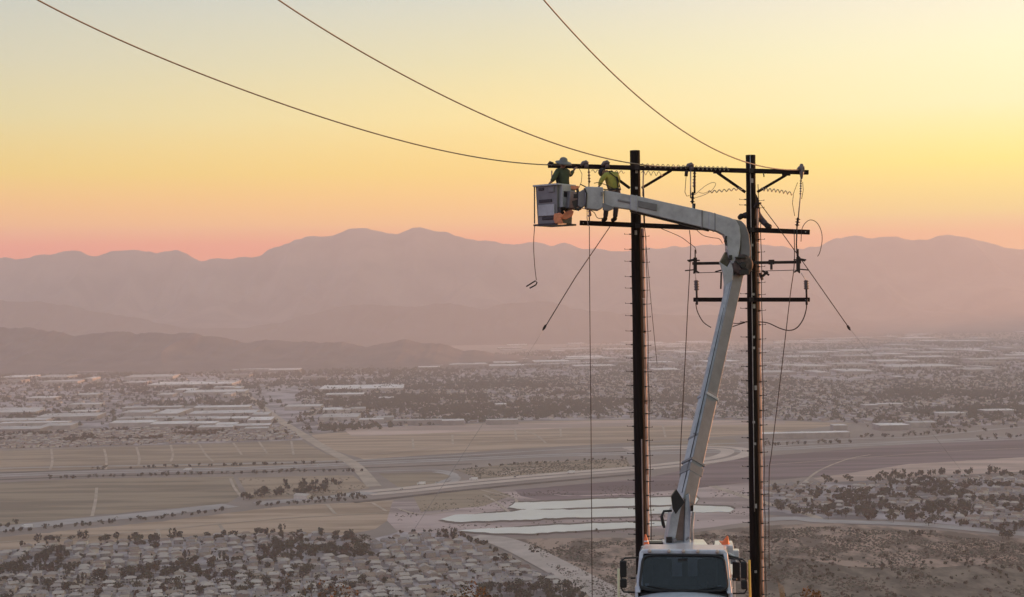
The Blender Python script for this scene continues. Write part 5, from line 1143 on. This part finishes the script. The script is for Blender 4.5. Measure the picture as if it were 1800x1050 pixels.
# lineman standing on the lower crossarm
Yw = 43.42; za = P(1070, 394, YA).z+.075
ft = lambda x, y, dz: Vector((P(x, 392, y).x, y, za+dz))
JB = dict(pelvis=q(1081, 337), chest=q(1075, 314, -.03), neck=q(1068, 306, 0), head=q(1062, 304, .04), sh_l=q(1065, 308, -.14), el_l=q(1057, 317, -.22), wr_l=q(1053, 328, -.20), sh_r=q(1083, 307, .12), el_r=q(1088, 318, .2), wr_r=q(1076, 325, .24),
          hip_l=q(1074, 342, -.02), kn_l=q(1066, 364, -.06), an_l=ft(1064, 43.56, .06), toe_l=ft(1058, 43.64, .035), hip_r=q(1086, 342, .05), kn_r=q(1083, 364, .02), an_r=ft(1081, 43.58, .06), toe_r=ft(1074, 43.64, .035))
person(JB, 'lineman in yellow green shirt standing on the lower crossarm behind the boom', m_hi2, m_jean, 'cap', (-.8, .45, -.45), (q(1075, 0).x, 43.6, za))
# third lineman, hidden behind the right pole
Yw = 44.38; zc = P(1345, 404, YA).z+.075
JC = dict(pelvis=q(1326, 371), chest=q(1321, 347), neck=q(1320, 337), head=q(1320, 329), sh_l=q(1319, 343, -.1), el_l=q(1321, 356, -.05), wr_l=q(1318, 366, -.05), sh_r=q(1321, 343, .1), el_r=q(1322, 356, .15), wr_r=q(1318, 366, .1),
          hip_l=q(1328, 374, -.05), kn_l=q(1335, 383, -.15), an_l=Vector((P(1349, 400, 43.9).x, 43.9, zc+.05)), toe_l=Vector((P(1355, 400, 43.8).x, 43.75, zc+.02)), hip_r=q(1324, 375, .08), kn_r=q(1312, 379, -.1), an_r=q(1303, 380, -.2), toe_r=q(1298, 384, -.25))
person(JC, 'third lineman in dark clothes crouched almost hidden behind the right pole', m_dkcl, m_jean, 'cap', (-1, 0, 0), (q(1325, 0).x, 44.1, zc), harness=False, fat=1.35)

# ================================================================== NEAR SHRUBS ON THE SLOPE
m_shr = [mat('rust_shrub_leaf', (.14,.06,.025), .9, c2=(.24,.12,.05), scale=2), mat('dry_shrub_leaf', (.07,.06,.03), .9, c2=(.14,.10,.05), scale=2)]
def shrub(px, py, Y, r, mi, label, n=900):
    top = P(px, py, Y); gz = float(hill_z(np.array([top.x]), np.array([Y]))[0]); h = max(.6, top.z-gz)
    V, F = crown_arrays(int(px), n, r, h, .055, 0, lobes=9); 
    e = empty('shrub', (top.x, Y, gz), label, 'shrub'); o = np_mesh('foliage', V, F, [m_shr[mi]]); o.parent = e
    b = MB()
    for k in range(7): a = k*.9; b.tube([(0,0,-.1), (r*.25*math.cos(a), r*.25*math.sin(a), h*.45), (r*.5*math.cos(a+.3), r*.5*math.sin(a+.3), h*.8)], [.03,.02,.008], 5)
    b.build('stems', m_bark, e, origin='local')
shrub(590, 1026, 62, 1.3, 0, 'rust brown shrub top at the bottom edge, left of centre'); shrub(528, 1036, 66, .9, 1, 'dull olive shrub at the bottom edge beside the rust brown one'); shrub(845, 1030, 60, 1.0, 0, 'rust tinted shrub at the bottom edge left of the truck'); shrub(805, 1040, 63, .8, 1, 'dull shrub at the bottom edge left of the truck'); shrub(1435, 1040, 58, .8, 0, 'rusty low shrub at the bottom edge right of the poles'); shrub(1880, 1040, 60, .9, 1, 'dull shrub by the bottom right corner')
b = MB(); p_ = P(1373, 1022, 46); gz = float(hill_z(np.array([p_.x]), np.array([46.]))[0])
for k in range(5): b.tube([(p_.x+.02*k, 46, gz-.05), (p_.x+.03*k-.03, 46, (p_.z+gz)/2), (p_.x+.05*k-.1, 46+.03*k, p_.z-.04*k)], [.02, .014, .004], 5)
tag(b.build('dry_stalk', mat('straw', (.4,.24,.12), .8, var=.2, scale=8), None, origin=(p_.x, 46, gz)), 'dry straw coloured stalks poking up right of the right pole', 'grass stalks')
